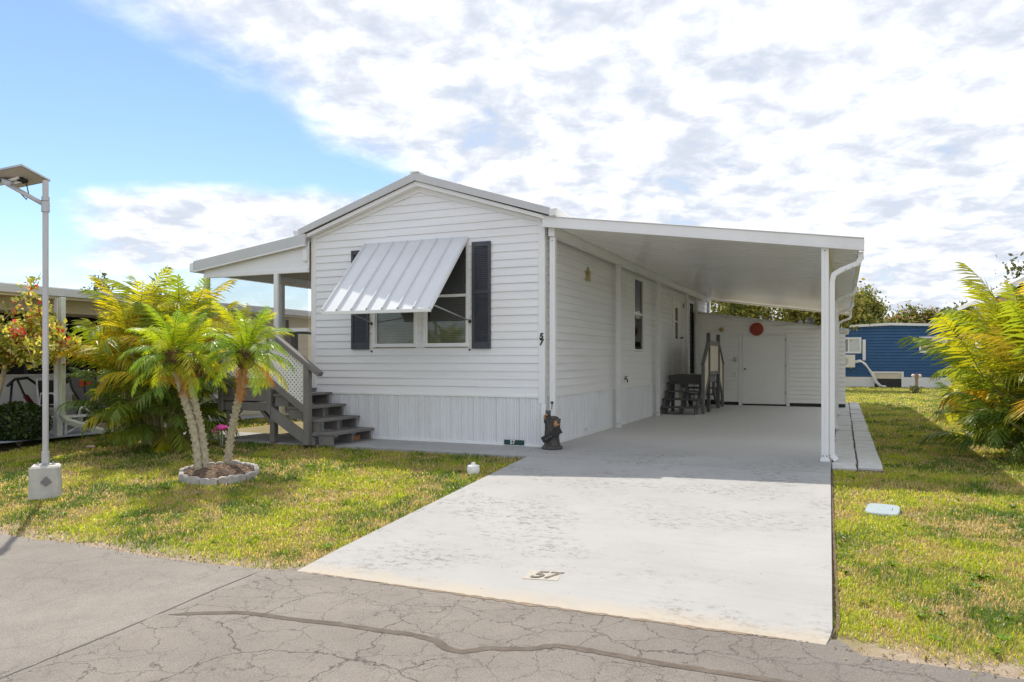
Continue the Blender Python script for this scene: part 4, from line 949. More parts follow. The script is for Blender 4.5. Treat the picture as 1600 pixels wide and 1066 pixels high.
M['pygmy_old'] = leafmat('date_palm_old_leaf', 0.4, 0.6, (1.2, 1.0, 0.5), [(0.0, (1, 0.85, 0.4)), (0.5, (1, 0.6, 0.3)), (1.0, (0.75, 0.42, 0.3))])
def bank(prefix, n_, L, lmax, lw, nleaf, vee, mat, classes, c_in, c_out, sag):
    out = {}
    for ci, (el, dr) in enumerate(classes):
        out[ci] = [frond_mesh(prefix, L*random.uniform(.9, 1.1), el, dr, nleaf, lmax, lw, vee, 100*ci+k+len(prefix), c_in, c_out, mat, sag) for k in range(n_)]
    return out
ACL = [(82, 55), (68, 75), (52, 85), (34, 90), (12, 75)]
M['areca_shaded'] = leafmat('areca_leaf_green_shaded', 0.35, 0.4, (1.2, 1.2, 0.5), [(0.0, (0.18, 0.34, 0.5)), (0.6, (0.28, 0.46, 0.5)), (1.0, (0.5, 0.62, 0.45))])  # greener leaf for low fronds, with the clump's shade put into the colour
areca_d = bank('frond', 2, 1.35, 0.44, 0.032, 26, 26, M['areca_shaded'], ACL, (0.40, 0.38, 0.05), (0.5, 0.46, 0.06), 0.3)
UCL = [(86, 40), (76, 58), (62, 74), (46, 84), (26, 80)]
areca_b = bank('frond', 2, 1.45, 0.46, 0.030, 24, 32, M['areca'], ACL, (0.42, 0.40, 0.05), (0.68, 0.58, 0.07), 0.22)
areca_g = bank('frond', 2, 1.5, 0.48, 0.034, 24, 30, M['areca_gold'], UCL, (0.46, 0.42, 0.06), (0.72, 0.60, 0.09), 0.25)
PCL = [(80, 60), (62, 85), (42, 95), (20, 90), (-8, 70)]
pygmy_b = bank('frond', 2, 0.98, 0.23, 0.0105, 40, 28, M['pygmy'], PCL, (0.40, 0.44, 0.06), (0.66, 0.66, 0.09), 0.2)
pygmy_o = bank('frond', 2, 0.80, 0.20, 0.011, 40, 10, M['pygmy_old'], [(-15, 60), (-45, 35)], (0.50, 0.34, 0.07), (0.62, 0.40, 0.10), 0.4)
def put_frond(me, parent, loc, az, scale, roll=0.0, pitch=0.0):
    o = bpy.data.objects.new('frond', me); C.objects.link(o); hang(o, parent)
    o.location = loc; o.rotation_euler = (R(roll), R(pitch), R(az)); o.scale = (scale,)*3
    return o
def palm_trunk(parent, pts, r0, r1, seed):
    r_ = random.Random(seed); pts = [Vector(p) for p in pts]
    P_ = []; n_ = 26
    for i in range(n_+1):      # smooth curve through the points
        x = i/n_*(len(pts)-1); j = min(int(x), len(pts)-2); f_ = x-j
        a = pts[max(j-1, 0)]; b = pts[j]; c = pts[j+1]; d = pts[min(j+2, len(pts)-1)]
        P_.append(0.5*((2*b)+(-a+c)*f_+(2*a-5*b+4*c-d)*f_*f_+(-a+3*b-3*c+d)*f_**3))
    rs = [(r0+(r1-r0)*i/n_)*(1+r_.uniform(-.05, .05))*(1.25 if i == 0 else 1) for i in range(n_+1)]
    tr = MB(); tr.tube(P_, rs, 12); tr = tr.build('trunk', M['palmtrunk'], parent, smooth=True)
    kn = MB()                                    # old leaf-base stubs in a spiral
    for i in range(110):
        x = i/110*n_; j = min(int(x), n_-1); p = P_[j].lerp(P_[j+1], x-j); a = i*2.399
        rr = rs[j]; e_ = Vector((math.cos(a), math.sin(a), 0)); ax = (P_[j+1]-P_[j]).normalized()
        q = p+e_*rr*0.9; kn.bar(q-ax*0.012, q+e_*(0.012+r_.uniform(0, .008))+ax*0.018, 0.022, 0.012, (e_.y, -e_.x, 0.2))
    kn.build('leaf_scar', M['palmtrunk'], parent, kind='stuff')
    return P_[-1], rs[-1]
def crown(parent, c, n_, s_, seed, fib_r=0.075, fib_h=0.26):
    r_ = random.Random(seed)
    MB().lathe([(fib_r*0.75, -fib_h*0.7), (fib_r*1.25, -fib_h*0.35), (fib_r*1.35, 0.0), (fib_r*0.9, fib_h*0.35), (0.02, fib_h*0.6)], c, 12).build('crown_shaft', M['fibre'], parent, smooth=True)
    fb = MB()
    for i in range(46):
        a = i*2.399; h = -fib_h*0.7+fib_h*0.9*i/46; e_ = Vector((math.cos(a), math.sin(a), 0)); q = Vector(c)+e_*fib_r*1.1+Vector((0, 0, h))
        fb.bar(q, q+e_*0.045+Vector((0, 0, 0.075)), 0.030, 0.010, (e_.y, -e_.x, 0))
    fb.build('fibre', M['fibre'], parent, kind='stuff')
    for i in range(n_):
        f_ = (i+0.5)/n_; az = i*137.5+r_.uniform(-14, 14)
        ci = min(4, int(f_**1.15*4.9)); me = r_.choice(pygmy_b[ci])
        put_frond(me, parent, (c[0], c[1], c[2]+0.07-0.10*f_), az, s_*r_.uniform(.85, 1.08), r_.uniform(-16, 16), r_.uniform(-6, 6))
    for i in range(3):
        put_frond(r_.choice(pygmy_o[i % 2]), parent, (c[0], c[1], c[2]-0.06), r_.uniform(0, 360), s_*r_.uniform(.7, .95), r_.uniform(-20, 20))
pa = empty('date_palm', (-3.68, -3.30, gz(-3.3)), 'small date palm with two leaning trunks, left one in the stone-edged bed', 'palm', 'palms in the stone-edged bed')
t1, _ = palm_trunk(pa, [(-3.62, -3.32, gz(-3.3)-0.03), (-3.66, -3.36, 0.35), (-3.74, -3.46, 0.85), (-3.82, -3.55, 1.28)], 0.050, 0.040, 1)
t1b, _ = palm_trunk(pa, [(-3.56, -3.25, gz(-3.3)-0.03), (-3.605, -3.29, 0.35), (-3.675, -3.37, 0.85), (-3.74, -3.43, 1.22)], 0.045, 0.037, 2)
crown(pa, (t1.x-0.02, t1.y, t1.z+0.10), 36, 0.76, 3); crown(pa, (t1b.x+0.04, t1b.y+0.08, t1b.z+0.08), 10, 0.68, 4)
pb_ = empty('date_palm', (-3.52, -2.90, gz(-2.9)), 'small date palm with one trunk leaning right, right one in the stone-edged bed', 'palm', 'palms in the stone-edged bed')
t2, _ = palm_trunk(pb_, [(-3.60, -2.86, gz(-2.9)-0.03), (-3.50, -2.87, 0.35), (-3.34, -2.90, 0.85), (-3.21, -2.93, 1.30)], 0.048, 0.040, 5)
crown(pb_, (t2.x+0.01, t2.y, t2.z+0.10), 42, 0.77, 6, 0.07, 0.24)
# bed: mulch and scalloped edging stones laid in an oval
bed = empty('planting_bed', (-3.2, -3.3, gz(-3.3)), 'oval planting bed edged with scalloped grey stones round the date palms', 'planting bed')
bc = np.array([-3.20, -3.30]); A_, B_ = 0.54, 0.43; ax1 = np.array([0.60, -0.80]); ax1 = np.array([0.916, -0.401]); ax2 = np.array([0.401, 0.916])
bc = np.array([-3.33, -3.27])
def bedpt(t, k=1.0): return bc+ax1*A_*k*math.cos(t)+ax2*B_*k*math.sin(t)
V = [(bc[0], bc[1], gz(bc[1])+0.09)]; F = []
for ring, (k, h) in enumerate(((0.5, 0.075), (0.97, 0.03))):
    for i in range(28):
        p = bedpt(2*math.pi*i/28, k); V.append((p[0], p[1], gz(p[1])+h+random.uniform(-.012, .012)))
for i in range(28): F.append((0, 1+i, 1+(i+1) % 28)); F.append((1+i, 29+i, 29+(i+1) % 28, 1+(i+1) % 28))
me = bpy.data.meshes.new('mulch'); me.from_pydata(V, [], F); link(me, 'mulch', M['mulch'], bed)
mc = MB()
for i in range(420):
    a = random.uniform(0, 6.283); k = math.sqrt(random.random())*0.95; p = bedpt(a, k); zz = gz(p[1])+0.09-0.06*k; b = random.uniform(0, 3.14); l = random.uniform(.012, .035)
    mc.bar((p[0]-math.cos(b)*l, p[1]-math.sin(b)*l, zz+random.uniform(-.005, .02)), (p[0]+math.cos(b)*l, p[1]+math.sin(b)*l, zz+random.uniform(-.005, .02)), 0.014, 0.006)
mc.build('mulch_chips', pmat('bark_chips', (0.20, 0.125, 0.08), 0.9, 0.5, 30, dirt=(0.4, 0.3, 0.2, 0.7), dscale=12), bed, kind='stuff')
def edging_stone(scal=True):
    m_ = MB(); pr_ = []; n_ = 12
    for i in range(n_+1):
        x = -0.115+0.23*i/n_; pr_.append((x, 0.085+0.035*math.sqrt(max(0, 1-((x % 0.115)-0.0575)**2/0.0575**2)) if scal else 0.07+0.05*math.sqrt(max(0, 1-(x/0.115)**2))))
    poly = [(-0.115, -0.03, -0.06), (0.115, -0.03, -0.06)]+[(x, -0.03, z_) for x, z_ in reversed(pr_)]
    m_.prism(poly, (0, 0.06, 0)); me = bpy.data.meshes.new('edging_stone'); me.from_pydata(m_.v, [], m_.f); me.update(); me.materials.append(M['stone']); return me
es = [edging_stone(True), edging_stone(False)]
t = 0.0; k = 0
while t < 2*math.pi-0.12:
    p = bedpt(t, 1.04); q = bedpt(t+0.02, 1.04); d = q-p
    o = bpy.data.objects.new('edging_stone', es[0 if random.random() < .75 else 1]); C.objects.link(o); hang(o, bed)
    o.location = (p[0], p[1], gz(p[1])+random.uniform(-.012, .01)); o.rotation_euler = (R(random.uniform(-7, 7)), R(random.uniform(-4, 4)), math.atan2(d[1], d[0])+R(random.uniform(-5, 5)))
    o.scale = (random.uniform(.92, 1.0), 1, random.uniform(.55, .8))
    bv = o.modifiers.new('bevel', 'BEVEL'); bv.width = 0.010; bv.segments = 2
    t += 0.236/np.linalg.norm(d/0.02)
def areca(name, c, n_cane, hmax, spread, label, seed, bankd, fr_scale=1.0, group='areca palm clumps', bias=(0, 0), low=8):
    r_ = random.Random(seed); e_ = empty(name, (c[0], c[1], gz(c[1])), label, 'palm', group)
    zb_ = gz(c[1])
    for i in range(n_cane):
        a = r_.uniform(0, 6.283); k = math.sqrt(r_.random()); lean = k*spread*0.55
        bx_, by = c[0]+math.cos(a)*k*0.32, c[1]+math.sin(a)*k*0.32
        h = hmax*(r_.uniform(0.10, 0.62)**0.9)*(1-0.30*k); tx, ty = bx_+math.cos(a)*lean+bias[0]*h, by+math.sin(a)*lean+bias[1]*h
        MB().tube([(bx_, by, zb_-0.05), ((bx_*.6+tx*.4), (by*.6+ty*.4), zb_+h*0.5), (tx, ty, zb_+h)], [0.028, 0.024, 0.016], 6).build('cane', M['canetrunk'], e_)
        nf = r_.randint(5, 7); a0 = r_.uniform(0, 360)
        for j in range(nf):
            ci = min(4, int(j/nf*4.2)); sc = fr_scale*r_.uniform(.75, 1.05)*(0.80 if h < 0.6 else 1)
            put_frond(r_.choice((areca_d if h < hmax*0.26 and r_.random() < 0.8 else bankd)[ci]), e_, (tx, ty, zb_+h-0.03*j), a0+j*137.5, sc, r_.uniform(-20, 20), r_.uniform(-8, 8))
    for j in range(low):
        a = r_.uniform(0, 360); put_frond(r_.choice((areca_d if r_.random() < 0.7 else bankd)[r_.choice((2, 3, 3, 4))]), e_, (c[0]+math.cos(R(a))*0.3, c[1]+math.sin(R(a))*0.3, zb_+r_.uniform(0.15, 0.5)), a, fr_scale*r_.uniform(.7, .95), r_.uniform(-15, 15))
    return e_
areca('areca_palm', (-6.30, -1.50), 38, 3.75, 1.05, 'tall yellow-green areca palm clump between front porch and the date palms', 11, areca_b, 0.82, bias=(-0.05, 0.03), low=30)
areca('areca_palm', (7.05, 1.6), 34, 2.75, 1.6, 'golden areca palm clump at the right edge, nearest the road', 21, areca_g, 0.86, low=30)
areca('areca_palm', (7.2, 3.9), 30, 2.5, 1.5, 'golden areca palm clump at right, second from the road', 22, areca_g, 0.84, low=30)
areca('areca_palm', (7.45, 6.4), 26, 2.2, 1.4, 'golden areca palm clump at right, third from the road', 23, areca_g, 0.82, low=24)
areca('areca_palm', (8.0, 9.2), 22, 1.8, 1.2, 'golden areca palm clump at right, farthest from the road', 24, areca_g, 0.75, low=10)

# leafy crowns ---------------------------------------------------
def leaf_cloud(name, pts, size, cols, mat, parent, seed=0, flat=0.3, kind=None, aspect=0.55):
    r_ = np.random.default_rng(seed); n_ = len(pts); pts = np.asarray(pts)
    a = unit(r_.normal(size=(n_, 3))); b = unit(np.cross(a, unit(r_.normal(size=(n_, 3))+np.array([0, 0, flat*3]))))
    s_ = (size*r_.uniform(.6, 1.3, n_))[:, None]
    c_ = np.cross(a, b)*s_*0.12
    V = np.stack([pts-a*s_*0.5, pts+b*s_*aspect*0.5+c_, pts+a*s_*0.5, pts-b*s_*aspect*0.5+c_], 1).reshape(-1, 3)
    i4 = np.arange(n_)*4; F = np.concatenate([np.stack([i4, i4+1, i4+2], 1), np.stack([i4, i4+2, i4+3], 1)])
    K = np.repeat(np.asarray(cols), 4, 0)
    return link(npmesh(name, V, F, K), name, mat, parent, kind)
def mixcols(n_, palette, seed):
    r_ = np.random.default_rng(seed); P_ = np.array([p[:3] for p in palette]); w = np.array([p[3] for p in palette]); w = w/w.sum()
    c = P_[r_.choice(len(P_), n_, p=w)]; return c*r_.uniform(.75, 1.25, (n_, 1))
M['leaf'] = leafmat('tree_leaf', 0.38, 0.5, (1.2, 1.2, 0.6))
M['boug'] = leafmat('bougainvillea_leaf', 0.5, 0.5, (1.4, 1.35, 0.7))
M['petal'] = leafmat('flower_bract', 0.45, 0.6, (1.1, 0.9, 0.8))
def twig_points(base_pts, n_leaf, spread, seed):
    r_ = np.random.default_rng(seed); k = r_.integers(0, len(base_pts), n_leaf)
    return np.asarray(base_pts)[k]+r_.normal(size=(n_leaf, 3))*spread
def tree(name, base, h, crown_c, crown_r, label, pal, seed, n_leaf=9000, leaf=0.16, n_cl=60, group=None, cat='tree', trunk_r=0.16, flowers=None, clump=0.30):
    r_ = np.random.default_rng(seed); e_ = empty(name, base, label, cat, group)
    cc = np.array(crown_c); cr_ = np.array(crown_r)
    d = unit(r_.normal(size=(n_cl, 3))); cl = cc+d*cr_*(r_.uniform(.25, 1.0, (n_cl, 1))**0.6)
    cl[:, 2] += r_.normal(0, 0.1, n_cl)
    fork = Vector(base)+(Vector(cc)-Vector(base))*0.55
    tb = MB(); tb.tube([base, Vector(base).lerp(fork, .5)+Vector((0.08, 0.05, 0)), fork], [trunk_r*1.2, trunk_r, trunk_r*.8], 8); tb.build('trunk', M['bark'], e_, smooth=True)
    br = MB()
    for i in range(0, n_cl, 3):
        q = Vector(cl[i]); m1 = fork.lerp(q, .5)+Vector((0, 0, 0.12*(q-fork).length)); br.tube([fork, m1, q], [trunk_r*.45, trunk_r*.25, trunk_r*.06], 5)
    br.build('branch', M['bark'], e_)
    pts = twig_points(cl, n_leaf, clump*float(cr_.mean())*0.6, seed+1)
    shade_ = mixcols(n_leaf, pal, seed+2)
    leaf_cloud('crown', pts, leaf, shade_, M['leaf'], e_, seed+3)
    if flowers:
        m_ = flowers[0]; p2 = twig_points(cl, m_, clump*float(cr_.mean())*0.7, seed+5); leaf_cloud('blossom', p2, leaf*0.8, mixcols(m_, flowers[1], seed+6), M['petal'], e_, seed+7)
    return e_
G1 = [(0.11, 0.145, 0.03, 4), (0.18, 0.20, 0.04, 4), (0.30, 0.28, 0.05, 2), (0.06, 0.085, 0.02, 2)]
GY = [(0.20, 0.21, 0.04, 4), (0.34, 0.31, 0.07, 4), (0.46, 0.39, 0.12, 2), (0.10, 0.12, 0.03, 2)]
tree('oak_tree', (4.6, 35.5, -0.03), 6, (4.7, 35.2, 3.75), (1.6, 1.5, 1.15), 'spreading green tree rising behind the blue house and carport post', GY+G1, 31, 14000, 0.20, 60)
tree('flowering_tree', (8.1, 40, -0.03), 4, (8.2, 39.6, 3.3), (1.9, 1.4, 0.75), 'low tree with reddish blossom above the blue house roof', G1+[(0.3, 0.2, 0.1, 2)], 32, 9000, 0.22, 50, flowers=(1400, [(0.45, 0.16, 0.12, 2), (0.5, 0.34, 0.2, 2)]))
for i, (u, v, s_, lb) in enumerate(((-1.4, 25.5, 1.15, 'leafy tree seen over the left end of shed roof'), (0.9, 27.5, 1.0, 'thin pale-leaved tree seen over the middle of shed roof'), (3.1, 27.0, 0.95, 'olive green tree seen over shed roof beside the floodlight'))):
    tree('backyard_tree', (u, v, -0.03), 5, (u, v, 3.6+0.2*s_), (1.9*s_, 1.4, 1.6*s_), lb, GY if i else G1+GY, 40+i, 8000 if i != 1 else 4500, 0.19, 44, 'trees behind the shed')
tree('backyard_tree', (5.6, 44, -0.03), 5, (3.2, 41, 3.4), (2.2, 1.4, 1.1), 'green tree behind the blue house close to the carport gutter', G1, 46, 8000, 0.22, 44, 'trees behind the shed')
tree('distant_tree', (-23, 10.5, -0.03), 4, (-23, 10.0, 3.75), (0.75, 0.7, 0.75), 'small olive tree poking above the neighbour roof, nearer the lamp post', [(0.10, 0.10, 0.05, 2), (0.18, 0.16, 0.08, 2)], 51, 1800, 0.15, 22, 'trees beyond the neighbour roof', trunk_r=0.08)
tree('distant_tree', (-20.5, 11.5, -0.03), 4, (-20.8, 11.0, 3.45), (1.5, 0.8, 0.55), 'low bushy tree poking above the neighbour roof, nearer the palms', [(0.10, 0.11, 0.05, 2), (0.16, 0.16, 0.07, 2)], 52, 2200, 0.15, 30, 'trees beyond the neighbour roof', trunk_r=0.08)
tree('distant_tree', (12.6, 24, -0.03), 5, (12.2, 23.5, 4.3), (2.2, 1.5, 1.3), 'grey-green tree at right edge behind the white house roof', [(0.10, 0.12, 0.06, 2), (0.15, 0.16, 0.08, 2)], 53, 5000, 0.2, 36, 'trees beyond the neighbour roof')
tree('distant_tree', (10.6, 33, -0.03), 4, (10.6, 33, 1.5), (1.7, 1.2, 1.5), 'bushy green tree filling the gap right of the blue house', G1, 55, 7000, 0.2, 60, 'trees beyond the neighbour roof')
tree('distant_tree', (9.6, 27, -0.03), 5, (9.4, 27, 2.9), (1.2, 1.0, 0.8), 'small tree rising behind the golden palms', G1, 54, 3000, 0.18, 26, 'trees beyond the neighbour roof')
# bougainvillea: bare twisted trunks, arching sprays with red bracts
bg = empty('bougainvillea', (-8.95, -2.75, gz(-2.75)), 'bougainvillea shrub with red bracts arching in front of the neighbour carport', 'shrub')
r_ = np.random.default_rng(61); cl = []
trk = MB(); trk.tube([(-8.98, -2.80, gz(-2.8)-0.03), (-8.90, -2.76, 0.4), (-8.72, -2.72, 0.85), (-8.58, -2.70, 1.25)], [0.065, 0.055, 0.048, 0.035], 8); trk.tube([(-8.90, -2.76, 0.4), (-9.05, -2.78, 0.75), (-9.15, -2.75, 1.25)], [0.045, 0.038, 0.03], 7); trk.build('trunk', M['barkpale'], bg, smooth=True)
tw = MB()
for i in range(46):
    f0 = Vector((-8.58, -2.70, 1.25)) if i % 2 else Vector((-9.15, -2.75, 1.25))
    a = r_.uniform(0, 6.283); out = r_.uniform(.45, 1.25); up = r_.uniform(0.15, 1.0)
    if i < 3: up = 1.45
    q = f0+Vector((math.cos(a)*out, math.sin(a)*out*0.7, up*0.8)); q2 = q+Vector((math.cos(a)*0.35, math.sin(a)*0.25, -0.30*r_.uniform(0.2, 1.2) if i > 2 else 0.35))
    mid = f0.lerp(q, .5)+Vector((0, 0, 0.18)); tw.tube([f0, mid, q, q2], [0.016, 0.012, 0.007, 0.004], 5)
    for k in range(9): cl.append(tuple(f0.lerp(mid, 0.5+0.5*k/9) if k < 2 else (mid.lerp(q, (k-2)/4) if k < 6 else q.lerp(q2, (k-6)/3))))
for i, q in enumerate(((-7.55, -2.45, 1.85), (-7.35, -2.4, 1.62), (-7.9, -2.5, 2.2))):
    f0 = Vector((-8.58, -2.70, 1.3)); q = Vector(q); mid = f0.lerp(q, .5)+Vector((0, 0, 0.2)); tw.tube([f0, mid, q], [0.014, 0.010, 0.004], 5)
    for k in range(12): cl.append(tuple(mid.lerp(q, k/11)))
tw.build('branch', M['barkpale'], bg)
n_ = 7000; leaf_cloud('foliage', twig_points(cl, n_, 0.085, 62), 0.090, mixcols(n_, [(0.22, 0.28, 0.05, 3), (0.48, 0.46, 0.08, 4), (0.66, 0.58, 0.20, 3)], 63), M['boug'], bg, 64, aspect=0.7)
n_ = 1900; k = r_.choice(len(cl), 150); leaf_cloud('bract', twig_points(np.array(cl)[k], n_, 0.055, 65), 0.06, mixcols(n_, [(0.62, 0.03, 0.05, 4), (0.70, 0.08, 0.16, 3), (0.75, 0.22, 0.08, 2)], 66), M['petal'], bg, 67, aspect=0.8)
# clipped dark shrub by the neighbour slab
sb = empty('round_shrub', (-8.72, -2.38, gz(-2.4)), 'rounded dark green shrub under the bougainvillea', 'shrub')
n_ = 2600; d = unit(np.random.default_rng(71).normal(size=(n_, 3))); rad = np.random.default_rng(72).uniform(.72, 1.03, (n_, 1))
P_ = np.array([-8.72, -2.38, 0.28])+d*rad*np.array([0.50, 0.46, 0.36]); P_ = P_[P_[:, 2] > -0.02]
leaf_cloud('foliage', P_, 0.075, mixcols(len(P_), [(0.035, 0.06, 0.018, 3), (0.06, 0.10, 0.025, 3), (0.10, 0.14, 0.03, 1)], 73), M['leaf'], sb, 74, aspect=0.6)
st_ = MB()
for i in range(7): st_.tube([(-8.72, -2.38, gz(-2.4)-0.02), (-8.72+0.28*math.cos(i*0.9), -2.38+0.28*math.sin(i*0.9), 0.35)], [0.018, 0.006], 5)
st_.build('stem', M['bark'], sb)
# ================================================================ STREET LAMP
LX, LY = -4.60, -4.76; LZ = gz(LY)
lp = empty('solar_street_lamp', (LX, LY, LZ), 'solar street lamp on slim grey pole set in a pale concrete block', 'street lamp')
ang = R(50)
def rot2(x, y): return (LX+x*math.cos(ang)-y*math.sin(ang), LY+x*math.sin(ang)+y*math.cos(ang))
w_ = 0.165; bs = MB()
lo = [rot2(*q) for q in ((-w_, -w_), (w_, -w_), (w_, w_), (-w_, w_))]; hi = [rot2(*q) for q in ((-w_+.01, -w_+.01), (w_-.01, -w_+.01), (w_-.01, w_-.01), (-w_+.01, w_-.01))]
bs.add([(x, y, LZ-0.05) for x, y in lo]+[(x, y, LZ+0.355) for x, y in hi], [(3, 2, 1, 0), (4, 5, 6, 7), (0, 1, 5, 4), (1, 2, 6, 5), (2, 3, 7, 6), (3, 0, 4, 7)])
bs = bs.build('concrete_base', M['concrete_block'], lp, bevel=0.022)
dq = [(0, 0.07), (0.06, 0), (0, -0.05), (-0.06, 0)]
MB().prism([(*rot2(0.02+a, -w_-0.001), LZ+0.17+b) for a, b in dq], Vector((math.sin(ang), -math.cos(ang), 0))*0.006).build('diamond_mark', pmat('grey_mark', (0.2, 0.2, 0.2), 0.9), bs)
bt = MB(); bt.box(LX-0.075, LX+0.075, LY-0.075, LY+0.075, LZ+0.3551, LZ+0.368)
for a_ in (-1, 1):
    for b_ in (-1, 1): bt.lathe([(0.010, 0.0), (0.010, 0.022)], (LX+a_*0.055, LY+b_*0.055, LZ+0.368), 6)
bt.build('base_plate', M['steel'], lp)
MB().lathe([(0.042, 0.0125), (0.042, 0.16), (0.033, 0.165), (0.033, 3.42), (0.030, 3.43)], (LX, LY, LZ+0.356), 14).build('pole', M['pole'], lp, smooth=False)
top = Vector((LX, LY, 3.24))
MB().lathe([(0.046, -0.06), (0.046, 0.06)], (LX, LY, 3.20), 14).lathe([(0.044, 0.0), (0.044, 0.045)], (LX, LY, 3.275), 14).build('collar', M['steel'], lp)
cl_ = Vector((-0.916, -0.401, 0)); fw_c = Vector((-0.401, 0.916, 0))
a0 = top+Vector((0, 0, -0.02)); a1 = top+cl_*0.46+Vector((0, 0, 0.235)); a2 = top+cl_*0.62+Vector((0, 0, 0.275))
MB().tube([a0, a1], [0.027, 0.027], 10).build('arm', M['pole'], lp, smooth=True)
MB().bar(a1-cl_*0.06, a1+cl_*0.10+Vector((0, 0, 0.05)), 0.075, 0.07).build('arm_clamp', M['steel'], lp, bevel=0.01)
MB().bar(a1+cl_*0.06+Vector((0, 0, 0.03)), a2+cl_*0.28+Vector((0, 0, 0.07)), 0.16, 0.06).build('lamp_head', M['dark'], lp, bevel=0.015)
def c2h(x, y, z): return Vector((cam.location.x+x*cs-y*sn, cam.location.y+x*sn+y*cs, z))
pc = c2h(-5.967, 9.15, 3.578)
def cv(x, y, z): return Vector((x*cs-y*sn, x*sn+y*cs, z))
e1_, e2_ = cv(0.0595, 0.45, -0.074), cv(-0.433, 0.05, -0.072); nn = e1_.cross(e2_).normalized()
def quadbox(c, a, b, n_, t0, t1):
    V = [c+a*i+b*j+n_*t for t in (t0, t1) for (i, j) in ((-.5, -.5), (.5, -.5), (.5, .5), (-.5, .5))]
    return MB().add(V, [(3, 2, 1, 0), (4, 5, 6, 7), (0, 1, 5, 4), (1, 2, 6, 5), (2, 3, 7, 6), (3, 0, 4, 7)])
pn = quadbox(pc, e1_*1.02, e2_*1.02, nn, -0.012, 0.012).build('solar_panel', M['steel'], lp)
quadbox(pc, e1_*0.96, e2_*0.96, nn, 0.0125, 0.015).build('solar_cells', M['solar'], pn); quadbox(pc, e1_*0.95, e2_*0.95, nn, -0.015, -0.0125).build('panel_back', M['panelback'], pn)
quadbox(pc-nn*0.03+e1_*0.1, e1_*0.22, e2_*0.16, nn, -0.02, 0.012).build('junction_box', M['dark'], pn)
pbk = a1+cl_*0.10
MB().bar(pbk, pc-nn*0.02, 0.05, 0.03).build('panel_bracket', M['trim'], lp); MB().bar(pbk-cl_*0.12, pc-nn*0.02+e1_*0.2, 0.03, 0.02).build('panel_bracket', M['trim'], lp)
MB().tube([pc+e1_*0.22-nn*0.03, pc+e1_*0.30-nn*0.16, pc+e1_*0.22-nn*0.26, a0.lerp(a1, .75)], 0.007, 6).build('cable', M['dark'], lp)

# ================================================================ SMALL THINGS NEAR THE HOUSE
# carved log figure
BX, BY = 0.20, -0.17
cf = empty('carved_figure', (BX, BY, 0.0125), 'dark carved log figure with tan bear faces and tilted plank at house corner', 'statue')
MB().lathe([(0.155, 0.0), (0.16, 0.02), (0.15, 0.045), (0.13, 0.05)], (BX, BY, 0.013), 12).build('base', M['wood_dark'], cf)
lg = MB(); lg.tube([(BX, BY, 0.06), (BX-0.01, BY, 0.18), (BX+0.005, BY, 0.32), (BX-0.005, BY, 0.44), (BX-0.01, BY, 0.47)], [0.125, 0.115, 0.118, 0.11, 0.085], 12); lg.build('log', M['wood_dark'], cf)
def blob(name, balls, mat, parent, vox=0.010):
    m_ = MB()
    for c_, r0 in balls: m_.ball(c_, r0, 10, 8)
    o = m_.build(name, mat, parent, smooth=True); md = o.modifiers.new('remesh', 'REMESH'); md.mode = 'VOXEL'; md.voxel_size = vox; md.use_smooth_shade = True
    return o
b1 = blob('bear', [((BX-0.05, BY-0.03, 0.47), (0.055, 0.05, 0.07)), ((BX-0.045, BY-0.06, 0.545), (0.045, 0.045, 0.045)), ((BX-0.075, BY-0.05, 0.585), 0.016), ((BX-0.015, BY-0.05, 0.588), 0.016), ((BX-0.05, BY-0.10, 0.535), (0.022, 0.025, 0.02)), ((BX-0.085, BY-0.08, 0.44), (0.022, 0.025, 0.05))], M['wood_dark'], cf)
blob('muzzle', [((BX-0.05, BY-0.115, 0.53), (0.022, 0.022, 0.018)), ((BX-0.09, BY-0.085, 0.49), (0.018, 0.018, 0.045))], M['wood_tan'], b1, 0.006)
b2 = blob('bear', [((BX+0.04, BY-0.04, 0.47), (0.09, 0.055, 0.045)), ((BX+0.11, BY-0.06, 0.43), (0.045, 0.045, 0.045)), ((BX+0.10, BY-0.05, 0.475), 0.016), ((BX+0.145, BY-0.05, 0.465), 0.015), ((BX+0.10, BY-0.09, 0.35), (0.025, 0.025, 0.06))], M['wood_dark'], cf)
blob('muzzle', [((BX+0.09, BY-0.105, 0.40), (0.03, 0.02, 0.055)), ((BX+0.135, BY-0.11, 0.385), (0.028, 0.022, 0.022))], M['wood_tan'], b2, 0.006)
MB().ball((BX+0.160, BY-0.125, 0.385), 0.014, 8, 6).build('nose', M['paint_black'], b2)
pk = MB().bar((BX-0.11, BY-0.145, 0.155), (BX+0.20, BY-0.155, 0.315), 0.022, 0.085, (-0.45, 0, 0.89)).build('plank', M['dark'], cf, bevel=0.006)
for i in range(7): x = -0.05+0.028*i; MB().bar((BX+x, BY-0.1575, 0.185+x*0.516+0.003*(i % 3)), (BX+x+0.012, BY-0.1575, 0.215+x*0.516-0.004*(i % 2)), 0.004, 0.007, (0, 1, 0)).build('carved_stroke', pmat('worn_stroke', (0.25, 0.25, 0.25), 0.8) if i == 0 else bpy.data.materials['worn_stroke'], pk)
hk = MB(); hk.lathe([(0.022, 0), (0.022, 0.012)], (0.14, -0.014, 0.70), 10, 'Y'); hk.tube([(0.14, -0.03, 0.66), (0.14, -0.035, 0.60)], 0.005, 6); hk.lathe([(0.011, 0), (0.011, 0.01)], (0.14, -0.018, 0.66), 8, 'Y'); hk.build('post_latch', M['dark'], cp)
